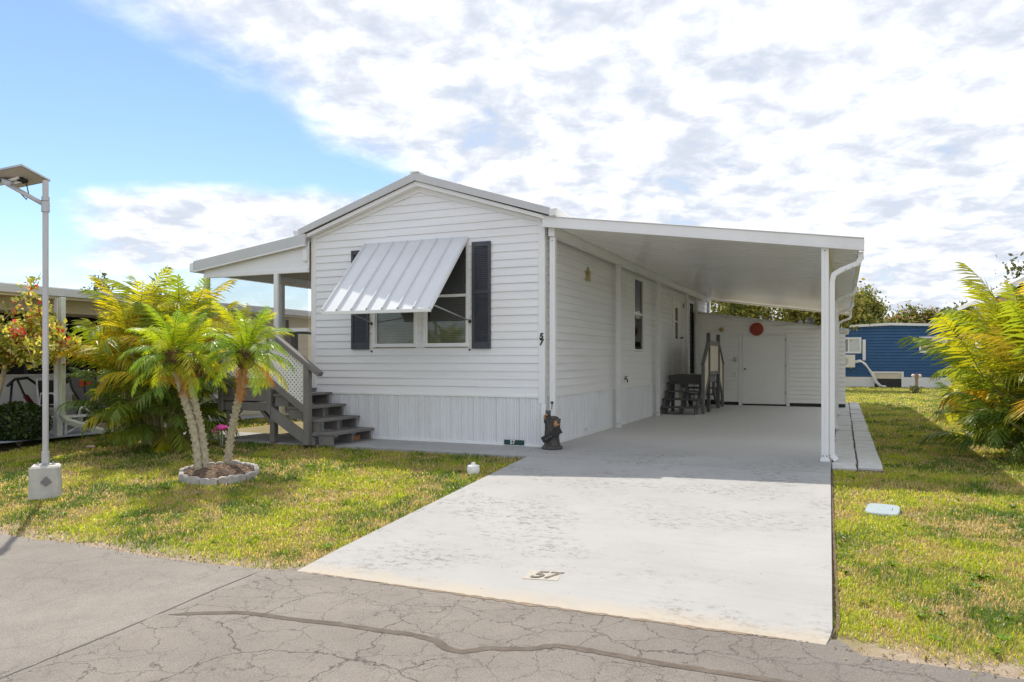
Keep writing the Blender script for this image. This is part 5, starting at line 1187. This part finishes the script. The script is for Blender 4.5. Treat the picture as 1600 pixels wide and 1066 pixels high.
# pink flamingo
FX, FY = -5.02, -1.52; fz = gz(FY)
fm = empty('flamingo', (FX, FY, fz), 'pink plastic flamingo under the edge of the porch deck', 'ornament')
bd = blob('body', [((FX, FY, fz+0.30), (0.10, 0.05, 0.05)), ((FX+0.08, FY, fz+0.31), (0.06, 0.03, 0.03)), ((FX-0.07, FY, fz+0.30), (0.04, 0.03, 0.035))], M['pink'], fm)
MB().tube([(FX-0.08, FY, fz+0.30), (FX-0.12, FY, fz+0.28), (FX-0.115, FY, fz+0.23), (FX-0.15, FY, fz+0.205), (FX-0.19, FY, fz+0.215), (FX-0.205, FY, fz+0.24)], [0.022, 0.017, 0.014, 0.014, 0.02, 0.016], 8).build('neck', M['pink'], fm, smooth=True)
MB().tube([(FX-0.20, FY, fz+0.235), (FX-0.225, FY, fz+0.215), (FX-0.225, FY, fz+0.195)], [0.014, 0.009, 0.003], 6).build('beak', M['dark'], fm)
for k in (-0.015, 0.02): MB().tube([(FX+k, FY, fz+0.27), (FX+k*1.5, FY, fz-0.03)], 0.005, 6).build('leg', M['steel'], fm)
# meter lid in the lawn
lz = lambda y: gz(y)+0.02
ml = empty('meter_box', (4.58, -2.58, gz(-2.58)), 'pale blue-grey utility box lid sunk in the right lawn', 'utility box')
V = []
pts = []
for i in range(20):
    a = 2*math.pi*i/20; cx_, cy_ = 0.16*np.sign(math.cos(a))*abs(math.cos(a))**.45, 0.20*np.sign(math.sin(a))*abs(math.sin(a))**.45; pts.append((4.575+cx_*0.95+cy_*0.1, -2.58+cy_-cx_*0.1))
MB().prism([(x, y, gz(y)-0.03) for x, y in pts], (0, 0, 0.032)).build('lid', M['lid'], ml, bevel=0.008)
MB().prism([(4.575+(x-4.575)*.55, -2.60+(y+2.58)*.38, gz(y)+0.0025) for x, y in pts], (0, 0, 0.006)).build('hatch', M['lid'], ml, bevel=0.003)
# white sprinkler cap in the left lawn
RX, RY = -0.12, -2.19
wc = MB(); wc.lathe([(0.075, -0.03), (0.085, 0.03), (0.080, 0.085), (0.055, 0.095), (0.03, 0.10), (0.028, 0.125), (0.01, 0.13)], (RX, RY, gz(RY)), 9)
tag(wc.build('lawn_cap', M['paint_white'], None, bevel=0.004), 'small white lumpy cap standing in the shaded lawn beside driveway', 'cap')

# ================================================================ NEIGHBOUR ON THE LEFT
NB = empty('neighbour_house', (-10, 2, 0), 'low neighbouring home with grey fascia, white posts and open carport at left', 'house')
U0 = -8.50
MB().box(-15.5, U0-0.04, -3.5, 9.5, 2.53, 2.64).build('roof', M['roof'], NB)
box('fascia', M['fascia_grey'], NB, U0-0.039, U0, -3.5, 9.5, 2.485, 2.625, 0.004); box('fascia', M['fascia_grey'], NB, -15.5, U0-0.04, -3.54, -3.501, 2.485, 2.625)
box('ceiling', M['cream'], NB, -15.4, U0-0.06, -3.45, 9.4, 2.44, 2.529)
box('eave_panel', M['cream'], NB, -9.05, -9.0, -3.4, 2.0, 2.22, 2.439)
for v in (-1.80, 1.9): box('post', M['alum'], NB, U0-0.10, U0-0.0, v-0.05, v+0.05, 0.0, 2.439, 0.005)
nd = MB(); q_ = [(U0+0.055, -1.80, 2.46), (U0+0.055, -1.80, 0.36), (U0+0.10, -1.72, 0.27), (U0+0.46, -1.30, 0.06)]
for i in range(3): nd.bar(q_[i], q_[i+1], 0.085, 0.085, (0, 1, 0.01))
nd.build('downspout', pmat('stained_spout', (0.62, 0.66, 0.58), 0.5, 0.1, 4, dirt=(0.42, 0.46, 0.33, 0.7), dscale=3), NB, bevel=0.006)
tag(link(npmesh('patio_slab', [(-16, -3.35, -0.004), (-8.35, -3.35, -0.004), (-8.35, 9.4, -0.004), (-16, 9.4, -0.004)], [(0, 1, 2, 3)]), 'patio_slab', M['slab']), kind='structure')
KW = -11.2
MB().box(KW-0.10, KW, -4.5, 2.2, 0.0, 1.02).build('knee_wall', M['trim'], NB); box('ledge', M['trim'], NB, KW-0.14, KW+0.04, -4.5, 2.2, 1.021, 1.06)
box('wall_base', M['concrete_block'], NB, KW+0.001, KW+0.16, -4.4, 2.0, 0.0, 0.30)
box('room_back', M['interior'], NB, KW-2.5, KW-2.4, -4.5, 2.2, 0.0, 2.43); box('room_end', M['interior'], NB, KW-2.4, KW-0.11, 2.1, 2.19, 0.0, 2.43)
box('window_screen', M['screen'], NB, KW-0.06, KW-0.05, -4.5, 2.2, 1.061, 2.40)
for v in (-3.2, -1.9, -0.6, 0.7, 2.1): box('mullion', M['shutter'], NB, KW-0.09, KW-0.01, v-0.03, v+0.03, 1.061, 2.42)
gb = MB()
for k in range(14): gb.box(KW-0.115, KW-0.105, -2.4+k*0.11, -2.385+k*0.11, 1.1, 2.2)
for k in range(9): gb.box(KW-0.115, KW-0.105, -2.4, -0.9, 1.15+k*0.12, 1.16+k*0.12)
gb.build('window_grid', M['shutter'], NB, kind='stuff')
box('header', M['cream'], NB, KW-0.1, KW, -4.5, 2.2, 2.30, 2.439)
cw = MB().box(-8.98, -8.90, 2.2, 9.4, 0.0, 2.439).build('room_wall', M['cream'], NB); box('room_wall', M['cream'], NB, KW, -8.981, 2.2, 2.28, 0.0, 2.439)
z = 0.05
while z < 2.3: course('siding_board', M['cream'], cw, (-8.90, 2.2), (-8.90, 9.4), z, z+0.199, (1, 0), out=0.014, back=0.0); z += 0.2
box('door', M['brown'], NB, -8.88, -8.85, 4.05, 4.95, 0.05, 2.05, 0.004)
bp = MB(); bp.box(-8.86, -8.80, 4.35, 4.40, 2.12, 2.32); bp.box(-8.86, -8.80, 4.55, 4.60, 2.12, 2.38); bp.build('wall_bracket', M['brown'], NB)
yk = empty('yucca_plant', (-7.9, 3.6, 0.0), 'spiky pale plant by the neighbour wall seen past the porch post', 'plant')
yl = MB()
for i in range(26):
    a = i*2.399; e_ = 0.25+0.5*((i*7) % 10)/10; p = Vector((-7.9, 3.6, 0.95)); q = p+Vector((math.cos(a)*0.42*math.cos(e_*1.5), math.sin(a)*0.42*math.cos(e_*1.5), 0.5*math.sin(e_*1.5)))
    s_ = Vector((-math.sin(a), math.cos(a), 0))*0.014; yl.add([p-s_, p+s_, q], [(0, 1, 2)])
me = bpy.data.meshes.new('blades'); me.from_pydata(yl.v, [], yl.f); at = me.color_attributes.new('Col', 'FLOAT_COLOR', 'POINT')
at.data.foreach_set('color', np.tile(np.array([0.36, 0.33, 0.12, 1], np.float32), len(me.vertices))); link(me, 'blades', M['leaf'], yk)
MB().tube([(-7.9, 3.6, 0.0), (-7.9, 3.6, 0.97)], [0.05, 0.035], 8).build('stem', M['bark'], yk)
# things kept under the neighbour's carport
mc_ = empty('exercise_machine', (-10.5, -1.1, 0), 'black tubular machine with red fittings standing by the white wall', 'machine')
f_ = MB(); f_.tube([(-10.5, -1.45, 0.85), (-10.5, -1.30, 0.98), (-10.5, -1.05, 1.0), (-10.5, -0.85, 0.86), (-10.5, -0.68, 0.55), (-10.5, -0.62, 0.42)], 0.028, 8); f_.tube([(-10.5, -1.25, 0.97), (-10.5, -1.12, 0.68), (-10.5, -1.0, 0.50)], 0.022, 8); f_.tube([(-10.5, -1.35, 0.95), (-10.5, -1.40, 0.4), (-10.5, -1.42, 0.05)], 0.022, 8); f_.tube([(-10.75, -1.42, 0.05), (-10.25, -1.42, 0.05)], 0.025, 8); f_.tube([(-10.5, -1.42, 0.06), (-10.5, -0.7, 0.06)], 0.025, 8); f_.tube([(-10.5, -0.62, 0.44), (-10.5, -0.66, 0.05)], 0.022, 8)
f_.build('frame', M['dark'], mc_, smooth=True)
MB().lathe([(0.03, -0.03), (0.10, -0.02), (0.105, 0.0), (0.10, 0.02), (0.03, 0.03)], (-10.5, -0.70, 0.62), 14, 'X').build('wheel', pmat('dark_red', (0.18, 0.02, 0.03), 0.4, 0.1, 5), mc_)
MB().bar((-10.5, -1.10, 0.66), (-10.5, -0.95, 0.46), 0.07, 0.08).build('grip', bpy.data.materials['dark_red'], mc_, bevel=0.01); MB().lathe([(0.05, 0.0), (0.18, 0.01), (0.20, 0.06), (0.16, 0.10), (0.05, 0.11)], (-10.45, -1.22, 0.38), 16).build('seat', M['dark'], mc_, smooth=True)
ch = empty('mesh_chair', (-9.6, -0.55, 0), 'grey mesh sling on black frame with two orange patches under neighbour carport', 'chair')
sl_ = MB(); n_ = 10
for i in range(n_+1):
    t = i/n_; zz = 1.02-0.56*t; hw_ = 0.27*(1-t**2.2)+0.04
    for k in (-1, -0.5, 0, 0.5, 1): sl_.v.append((-9.6+0.10*t+0.05*(1-k*k), -0.55+k*hw_, zz))
for i in range(n_):
    for k in range(4): a = i*5+k; sl_.f.append((a, a+1, a+6, a+5))
sl_.build('sling', pmat('grey_mesh', (0.13, 0.13, 0.14), 0.8, 0.1, 30), ch, smooth=True)
fr = MB(); fr.tube([(-9.6, -0.83, 1.02), (-9.55, -0.80, 0.80), (-9.5, -0.66, 0.52), (-9.5, -0.55, 0.45), (-9.5, -0.44, 0.52), (-9.55, -0.30, 0.80), (-9.6, -0.27, 1.02)], 0.020, 6); fr.tube([(-9.6, -0.86, 1.03), (-9.57, -0.55, 1.06), (-9.6, -0.24, 1.03)], 0.035, 8); fr.tube([(-9.52, -0.55, 1.04), (-9.48, -0.58, 0.45), (-9.45, -0.62, 0.0)], 0.018, 6); fr.tube([(-9.48, -0.55, 0.45), (-9.45, -0.40, 0.0)], 0.018, 6); fr.tube([(-9.5, -0.6, 0.45), (-9.85, -0.75, 0.0)], 0.018, 6); fr.build('frame', M['dark'], ch, smooth=True)
for v in (-0.62, -0.47): box('reflector', M['orange'], ch, -9.53, -9.515, v-0.055, v+0.055, 0.83, 0.98, 0.006)
MB().tube([(-9.75, -1.0, 0.86), (-9.7, -0.9, 0.90), (-9.62, -0.82, 0.98)], 0.05, 8).build('head_rest', M['dark'], ch, smooth=True)
wc_ = empty('patio_chair', (-9.95, -0.75, 0), 'white tube-framed patio chair with dark seat beside the mesh sling', 'chair')
f_ = MB()
for v in (-1.02, -0.50): f_.tube([(-9.75, v, 0.0), (-9.72, v, 0.42), (-9.73, v, 0.66), (-9.80, v, 0.71), (-10.15, v, 0.70), (-10.2, v, 0.42), (-10.25, v, 0.0)], 0.018, 8)
f_.tube([(-9.72, -1.02, 0.42), (-9.72, -0.50, 0.42)], 0.018, 8); f_.tube([(-10.2, -1.02, 0.42), (-10.28, -1.02, 0.98), (-10.28, -0.50, 0.98), (-10.2, -0.50, 0.42)], 0.018, 8); f_.build('frame', M['trim'], wc_, smooth=True)
box('seat', M['dark'], wc_, -10.2, -9.73, -1.0, -0.52, 0.43, 0.46, 0.01); MB().prism([(-10.21, -1.0, 0.48), (-10.27, -1.0, 0.95), (-10.25, -1.0, 0.95), (-10.19, -1.0, 0.48)], (0, 0.48, 0)).build('backrest', M['dark'], wc_)
tb = empty('side_table', (-8.75, -1.25, 0), 'low white scrolled metal table beside the neighbour carport post', 'table')
box('top', M['trim'], tb, -9.0, -8.62, -1.62, -1.0, 0.30, 0.33, 0.008)
for u in (-8.96, -8.66):
    for v in (-1.58, -1.04): box('leg', M['trim'], tb, u-0.015, u+0.015, v-0.015, v+0.015, 0.0, 0.299)
    MB().bar((u, -1.56, 0.28), (u, -1.06, 0.04), 0.015, 0.025).bar((u+0.018, -1.56, 0.04), (u+0.018, -1.06, 0.28), 0.015, 0.025).build('cross_brace', M['trim'], tb)
MB().tube([(-8.7, -1.30, 0.33), (-8.7, -1.26, 0.46), (-8.7, -1.18, 0.49), (-8.7, -1.12, 0.42), (-8.7, -1.02, 0.36)], [0.012, 0.016, 0.03, 0.014, 0.010], 8).build('scroll', M['trim'], tb, smooth=True)
pt_ = empty('planter_trough', (-9.9, 0.3, 0), 'long tan planter trough with small plants behind the areca palm', 'planter')
box('trough', pmat('tan_trough', (0.24, 0.20, 0.13), 0.8), pt_, -10.05, -9.75, -0.45, 1.3, 0.42, 0.66, 0.01)
for v in (-0.35, 1.2): box('leg', M['brown'], pt_, -10.02, -9.78, v-0.03, v+0.03, 0.0, 0.419)
n_ = 500; P_ = np.column_stack([np.random.default_rng(5).normal(-9.9, .09, n_), np.random.default_rng(6).uniform(-.4, 1.25, n_), np.random.default_rng(7).uniform(.66, .92, n_)]); leaf_cloud('foliage', P_, 0.07, mixcols(n_, [(0.10, 0.12, 0.04, 2), (0.3, 0.2, 0.16, 1), (0.2, 0.2, 0.06, 1)], 8), M['leaf'], pt_, 9)
bk = MB().box(-9.12, -8.78, -0.85, -0.60, -0.003, 0.13); tag(bk.build('edging_block', M['terracotta'], None, bevel=0.01), 'single tan block lying on the neighbour slab', 'block')
dp = empty('dark_plant', (-9.3, -0.45, 0), 'twiggy dark-leaved plant behind the tan block', 'plant')
r_ = np.random.default_rng(12); n_ = 420; dd = unit(r_.normal(size=(n_, 3))); P_ = np.array([-9.3, -0.45, 0.30])+dd*r_.uniform(.3, 1, (n_, 1))*np.array([0.30, 0.38, 0.26]); leaf_cloud('foliage', P_, 0.06, mixcols(n_, [(0.03, 0.035, 0.025, 2), (0.06, 0.05, 0.04, 1)], 13), M['leaf'], dp, 14)
tw = MB()
for i in range(12): a = i*0.55; tw.tube([(-9.3, -0.45, 0), (-9.3+0.25*math.cos(a), -0.45+0.3*math.sin(a), 0.45)], [0.010, 0.004], 5)
tw.build('stem', M['bark'], dp)
tag(MB().ball((-7.05, -2.30, gz(-2.3)+0.03), (0.11, 0.05, 0.025), 8, 5).build('dry_leaf_sheath', M['terracotta'], None), 'dry reddish palm sheath lying on the lawn near the neighbour', 'debris')

# ================================================================ BLUE HOUSE BEHIND
BV = 31.6; bh = empty('blue_house', (6.4, BV, 0), 'blue clapboard home with white trim standing across the rear lawn', 'house')
x0, x1, xm = 3.75, 9.05, 6.40
MB().prism([(x0, BV+0.03, 0.50), (x1, BV+0.03, 0.50), (x1, BV+0.03, 3.0), (xm, BV+0.03, 3.12), (x0, BV+0.03, 3.0)], (0, 9, 0)).build('wall', M['bluewall'], bh)
sd_ = MB(); z = 0.50
while z < 2.98: sd_.box(x0-0.004, x1+0.004, BV-0.0225, BV+0.03, z+0.026, z+0.150); z += 0.152
sd_.build('siding', M['bluewall'], bh, kind='stuff')
MB().prism([(x0-0.12, BV-0.15, 3.0), (xm, BV-0.15, 3.10), (x1+0.12, BV-0.15, 3.0), (x1+0.12, BV-0.15, 3.11), (xm, BV-0.15, 3.23), (x0-0.12, BV-0.15, 3.11)], (0, 9.2, 0)).build('roof', M['alum'], bh)
for a, b in ((x0, 5.64), (6.94, x1)): box('skirting', M['trim'], bh, a, b, BV-0.03, BV+0.05, -0.03, 0.50)
box('crawl_space', M['interior'], bh, 5.64, 6.94, BV+0.3, BV+0.35, -0.03, 0.75)
fr = MB(); fr.box(5.58, 5.68, BV-0.06, BV+0.02, -0.03, 0.78); fr.box(6.90, 7.0, BV-0.06, BV+0.02, -0.03, 0.78); fr.box(5.68, 6.90, BV-0.06, BV+0.02, 0.70, 0.78); fr.build('hatch_frame', M['trim'], bh)
box('hatch_panel', M['cream'], bh, 5.681, 6.899, BV-0.03, BV+0.01, 0.42, 0.699)
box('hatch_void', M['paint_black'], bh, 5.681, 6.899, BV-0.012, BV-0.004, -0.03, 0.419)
def bwin(a, b, z0, z1, lb):
    f_ = MB(); f_.box(a, a+0.09, BV-0.06, BV-0.023, z0, z1); f_.box(b-0.09, b, BV-0.06, BV-0.023, z0, z1); f_.box(a+0.09, b-0.09, BV-0.06, BV-0.023, z0, z0+0.09); f_.box(a+0.09, b-0.09, BV-0.06, BV-0.023, z1-0.09, z1); m_ = (a+b)/2; f_.box(m_-0.03, m_+0.03, BV-0.055, BV-0.023, z0+0.09, z1-0.09)
    o = f_.build('window', M['trim'], bh); o['label'] = lb
    box('pane', pmat('dim_pane', (0.22, 0.22, 0.23), 0.15, 0.1, 2, bmp=0), o, a+0.09, m_-0.03, BV-0.035, BV-0.0235, z0+0.09, z1-0.09); box('pane', pmat('curtain_pane', (0.55, 0.58, 0.58), 0.2, 0.06, 4, bmp=0), o, m_+0.03, b-0.09, BV-0.035, BV-0.0235, z0+0.09, z1-0.09)
bwin(3.88, 5.08, 1.70, 2.52, 'sliding window nearest the carport post'); bwin(7.68, 8.90, 1.72, 2.52, 'sliding window partly behind the palms')
box('vent_pipe', M['trim'], bh, 5.13, 5.28, BV-0.13, BV-0.024, 1.33, 2.40, 0.02)
ac = empty('air_conditioner', (4.3, BV-0.45, 1.0), 'off-white outdoor air conditioning unit mounted on the blue wall', 'air conditioner')
box('case', M['ac'], ac, 3.78, 4.78, BV-0.62, BV-0.28, 0.98, 1.62, 0.02)
MB().lathe([(0.26, 0.0), (0.26, 0.012), (0.22, 0.014), (0.20, 0.004), (0.05, 0.004), (0.05, 0.016)], (4.20, BV-0.62, 1.30), 22, 'Y').build('fan_grille', M['pole'], ac)
for u in (3.95, 4.6): box('bracket', M['steel'], ac, u-0.02, u+0.02, BV-0.60, BV-0.024, 0.93, 0.979)
hs = MB()
for k, (du, dz) in enumerate(((0, 0), (0.07, -0.05))):
    hs.tube([(4.78, BV-0.45, 1.30+dz), (5.0+du, BV-0.42, 1.34+dz), (5.25, BV-0.35, 1.18+dz), (5.5+du, BV-0.3, 0.75+dz), (5.72+du, BV-0.26, 0.25), (5.9+du, BV-0.25, 0.06), (6.2, BV-0.2, 0.03)], 0.045, 8)
hs.build('hose', M['trim'], ac, smooth=True)
sp_ = empty('garden_stake', (6.95, 23.8, -0.03), 'short brown garden stake with pale knobs on the rear lawn', 'stake')
MB().tube([(6.95, 23.8, -0.05), (6.95, 23.8, 0.55), (6.96, 23.8, 0.80)], [0.07, 0.06, 0.07], 8).build('post', M['bark'], sp_)
for k in (-1, 1): MB().ball((6.95+k*0.12, 23.8, 0.72), 0.07, 10, 8).build('knob', pmat('pale_knob', (0.75, 0.62, 0.62), 0.5) if k < 0 else bpy.data.materials['pale_knob'], sp_)
n_ = 160; rr_ = np.random.default_rng(4); leaf_cloud('tuft', np.column_stack([rr_.normal(6.9, .10, n_), rr_.normal(23.8, .10, n_), rr_.uniform(0, .3, n_)]), 0.16, mixcols(n_, [(0.12, 0.15, 0.03, 1)], 3), M['leaf'], sp_, 5, aspect=0.2)
# white house beyond the right-hand palms
wh = empty('white_house', (11.5, 16, 0), 'white gabled home mostly hidden behind the golden palms at right', 'house')
MB().prism([(8.7, 12.6, 0), (14.6, 12.6, 0), (14.6, 12.6, 3.3), (11.6, 12.6, 4.9), (8.7, 12.6, 3.3)], (0, 9, 0)).build('wall', M['siding'], wh)
for sg, a in ((-1, 8.15), (1, 15.1)): MB().prism([(11.6, 12.3, 5.05), (a, 12.3, 3.18), (a, 12.3, 3.32), (11.6, 12.3, 5.20)], (0, 9.6, 0)).build('roof_slope', M['alum'], wh)

# ================================================================ LAWN
def vnoise(x, y, sc, seed):
    r_ = np.random.default_rng(seed); G = r_.uniform(0, 1, (128, 128)); x = x*sc+50; y = y*sc+50
    i = np.floor(x).astype(int); j = np.floor(y).astype(int); fx = x-i; fy = y-j; fx = fx*fx*(3-2*fx); fy = fy*fy*(3-2*fy)
    g = lambda a, b: G[a % 128, b % 128]
    return (g(i, j)*(1-fx)+g(i+1, j)*fx)*(1-fy)+(g(i, j+1)*(1-fx)+g(i+1, j+1)*fx)*fy
CAMU, CAMV = cam.location.x, cam.location.y
def grow(cells_u, cells_v, step, excl, seed, dmax=8600):
    r_ = np.random.default_rng(seed); out = []
    for u in np.arange(cells_u[0], cells_u[1], step):
        for v in np.arange(cells_v[0], cells_v[1], step):
            du, dv = u+step/2-CAMU, v+step/2-CAMV; xx = du*cs+dv*sn; dep = -du*sn+dv*cs
            if dep < 2.2 or abs(xx/dep) > 0.92: continue
            den = min(dmax, max(130, dmax*(5.5/dep)**1.75)); n_ = r_.poisson(den*step*step)
            if not n_: continue
            out.append(np.column_stack([r_.uniform(u, u+step, n_), r_.uniform(v, v+step, n_), np.full(n_, dep)]))
    P_ = np.concatenate(out); return P_[~excl(P_[:, 0], P_[:, 1])]
def ex_left(u, v):
    e = (u > 0.135) | (v > -1.075) & (u > -7.05) | (v < -5.98+0.07*np.sin(u*2.3)+0.05*np.sin(u*5.1)) | ((u < -8.40) & (v > -3.3))
    e |= ((u-LX)**2+(v-LY)**2 < 0.05)
    w_ = np.column_stack([u, v])-bc; e |= ((w_@ax1)/(A_*1.07))**2+((w_@ax2)/(B_*1.07))**2 < 1
    return e
def ex_right(u, v):
    e = (u < 4.112+0.016*np.maximum(0, -1-v)) | ((u < 4.665) & (v > -0.64) & (v < 15.4)) | (v < -5.72-0.10*np.sin(u*1.7)+0.06*np.sin(u*6.3)-0.1*np.clip(u-4.5, 0, 1.5)) | (v > 31.5)
    e |= ((u-4.575)/0.19)**2+((v+2.58)/0.22)**2 < 1
    return e
PL = grow((-12, 0.2), (-6.1, 6.0), 0.4, ex_left, 81); PR = grow((4.1, 16), (-6.1, 32), 0.4, ex_right, 82)
P_ = np.concatenate([PL, PR]); n_ = len(P_); r_ = np.random.default_rng(83)
pn1 = vnoise(P_[:, 0], P_[:, 1], 1.6, 1)*0.6+vnoise(P_[:, 0], P_[:, 1], 5.0, 2)*0.4; pn2 = vnoise(P_[:, 0], P_[:, 1], 3.1, 3)*0.5+vnoise(P_[:, 0], P_[:, 1], 9.0, 4)*0.5
keep = r_.uniform(0, 1, n_) < np.clip(1.35-0.9*np.clip((pn2-0.45)*3, 0, 1), 0.3, 1)         # thin, thatchy spots
edge = np.clip((P_[:, 1]+5.98)/0.45, 0.12, 1); keep &= r_.uniform(0, 1, n_) < edge
P_ = P_[keep]; pn1 = pn1[keep]; pn2 = pn2[keep]; n_ = len(P_)
dep = P_[:, 2]; wd = 0.0055*np.clip(dep/5.5, 0.8, 9)**0.85*r_.uniform(.7, 1.4, n_); ln = (0.026+0.032*r_.uniform(0, 1, n_)**3)*np.clip(dep/6, 1, 4)**0.30*(1.15-0.5*np.clip((pn2-0.4)*2, 0, 1))
az = r_.uniform(0, 2*np.pi, n_); lean = np.radians(r_.uniform(22, 84, n_))
d = np.column_stack([np.cos(az)*np.sin(lean), np.sin(az)*np.sin(lean), np.cos(lean)]); sd = np.column_stack([-np.sin(az), np.cos(az), np.zeros(n_)])
b0 = np.column_stack([P_[:, 0], P_[:, 1], ground_z(P_[:, 1])-0.036]); L_ = ln[:, None]; W_ = wd[:, None]
up = np.array([0, 0, 1.0]); mid = b0+(d*0.55+up*0.12)*L_+up*0.012; tip = b0+d*L_+up*0.010
V = np.stack([b0-sd*W_*.5, b0+sd*W_*.5, mid-sd*W_*.45, mid+sd*W_*.45, tip], 1).reshape(-1, 3)
i5 = np.arange(n_)*5; F = np.concatenate([np.stack([i5, i5+1, i5+3], 1), np.stack([i5, i5+3, i5+2], 1), np.stack([i5+2, i5+3, i5+4], 1)])
gr = np.array([0.105, 0.19, 0.022]); yg = np.array([0.40, 0.45, 0.045]); tan = np.array([0.55, 0.43, 0.23])
q1 = np.clip((pn1-0.38)*3.4+r_.normal(0, .25, n_), 0, 1)[:, None]; K = gr*(1-q1)+yg*q1
q2 = (r_.uniform(0, 1, n_) < np.clip(0.28+1.9*(pn2-0.44), 0.08, 0.9))[:, None]; K = np.where(q2, tan*r_.uniform(.6, 1.15, (n_, 1)), K)*r_.uniform(.8, 1.2, (n_, 1))
M['grass'] = leafmat('grass_blade', 0.50, 0.38, (1.5, 1.45, 0.75), spec=0.5)
tag(link(npmesh('lawn_grass', V, F, np.repeat(K, 5, 0)), 'lawn_grass', M['grass']), 'short patchy yellow-green lawn grass', 'grass', kind='stuff')
# broad-leaved weed rosettes in the lawn
WV = []; WF = []; WK = []
for i in r_.choice(len(P_), 420):
    u_, v_ = P_[i, 0], P_[i, 1]; nl = r_.integers(6, 12); s0 = r_.uniform(.03, .075); base_c = np.array([0.13, 0.21, 0.03])*r_.uniform(.7, 1.6)
    for j in range(nl):
        a = r_.uniform(0, 6.283); rad = s0*r_.uniform(.5, 1); zc_ = gz(v_)-0.02; e_ = np.array([math.cos(a), math.sin(a), 0]); s_ = np.array([-e_[1], e_[0], 0])*rad*0.28; c_ = np.array([u_, v_, zc_]); n0 = len(WV)
        WV += [c_, c_+e_*rad*.5+s_+[0, 0, rad*.55], c_+e_*rad+[0, 0, rad*.45], c_+e_*rad*.5-s_+[0, 0, rad*.55]]; WF += [(n0, n0+1, n0+2), (n0, n0+2, n0+3)]; WK += [base_c]*4
tag(link(npmesh('lawn_weeds', np.array(WV), np.array(WF), np.array(WK)), 'lawn_weeds', M['grass']), 'low broad-leaved weeds scattered through the lawn', 'weeds', kind='stuff')
# crumbs of dirt and dry clippings washed to the road edge
n_ = 2600; uu = r_.uniform(-9, 9, n_); uu = uu[(uu < 0.1) | (uu > 4.15)]; n_ = len(uu); vv = -5.93+0.05*np.sin(uu*0.9)+r_.normal(0, 0.09, n_)
o = leaf_cloud('verge_debris', np.column_stack([uu, vv, np.where(vv < -5.98, -0.348, ground_z(vv)-0.025)]), 0.022, mixcols(n_, [(0.22, 0.15, 0.09, 3), (0.36, 0.27, 0.17, 3), (0.12, 0.08, 0.05, 2), (0.42, 0.37, 0.12, 1)], 92), M['leaf'], None, 93, flat=2.5)
tag(o, 'dirt crumbs and dry clippings along the road edge', 'debris', kind='stuff')
# scattered dry leaf bits
n_ = 520; k = r_.choice(len(P_), n_); pts = np.column_stack([P_[k, 0], P_[k, 1], ground_z(P_[k, 1])+0.022])
o = leaf_cloud('leaf_litter', pts, 0.026, mixcols(n_, [(0.55, 0.48, 0.38, 3), (0.40, 0.25, 0.14, 2), (0.62, 0.60, 0.55, 2)], 90), M['leaf'], None, 91, flat=2.0)
tag(o, 'dry leaf bits scattered over the lawn', 'leaf litter', kind='stuff')
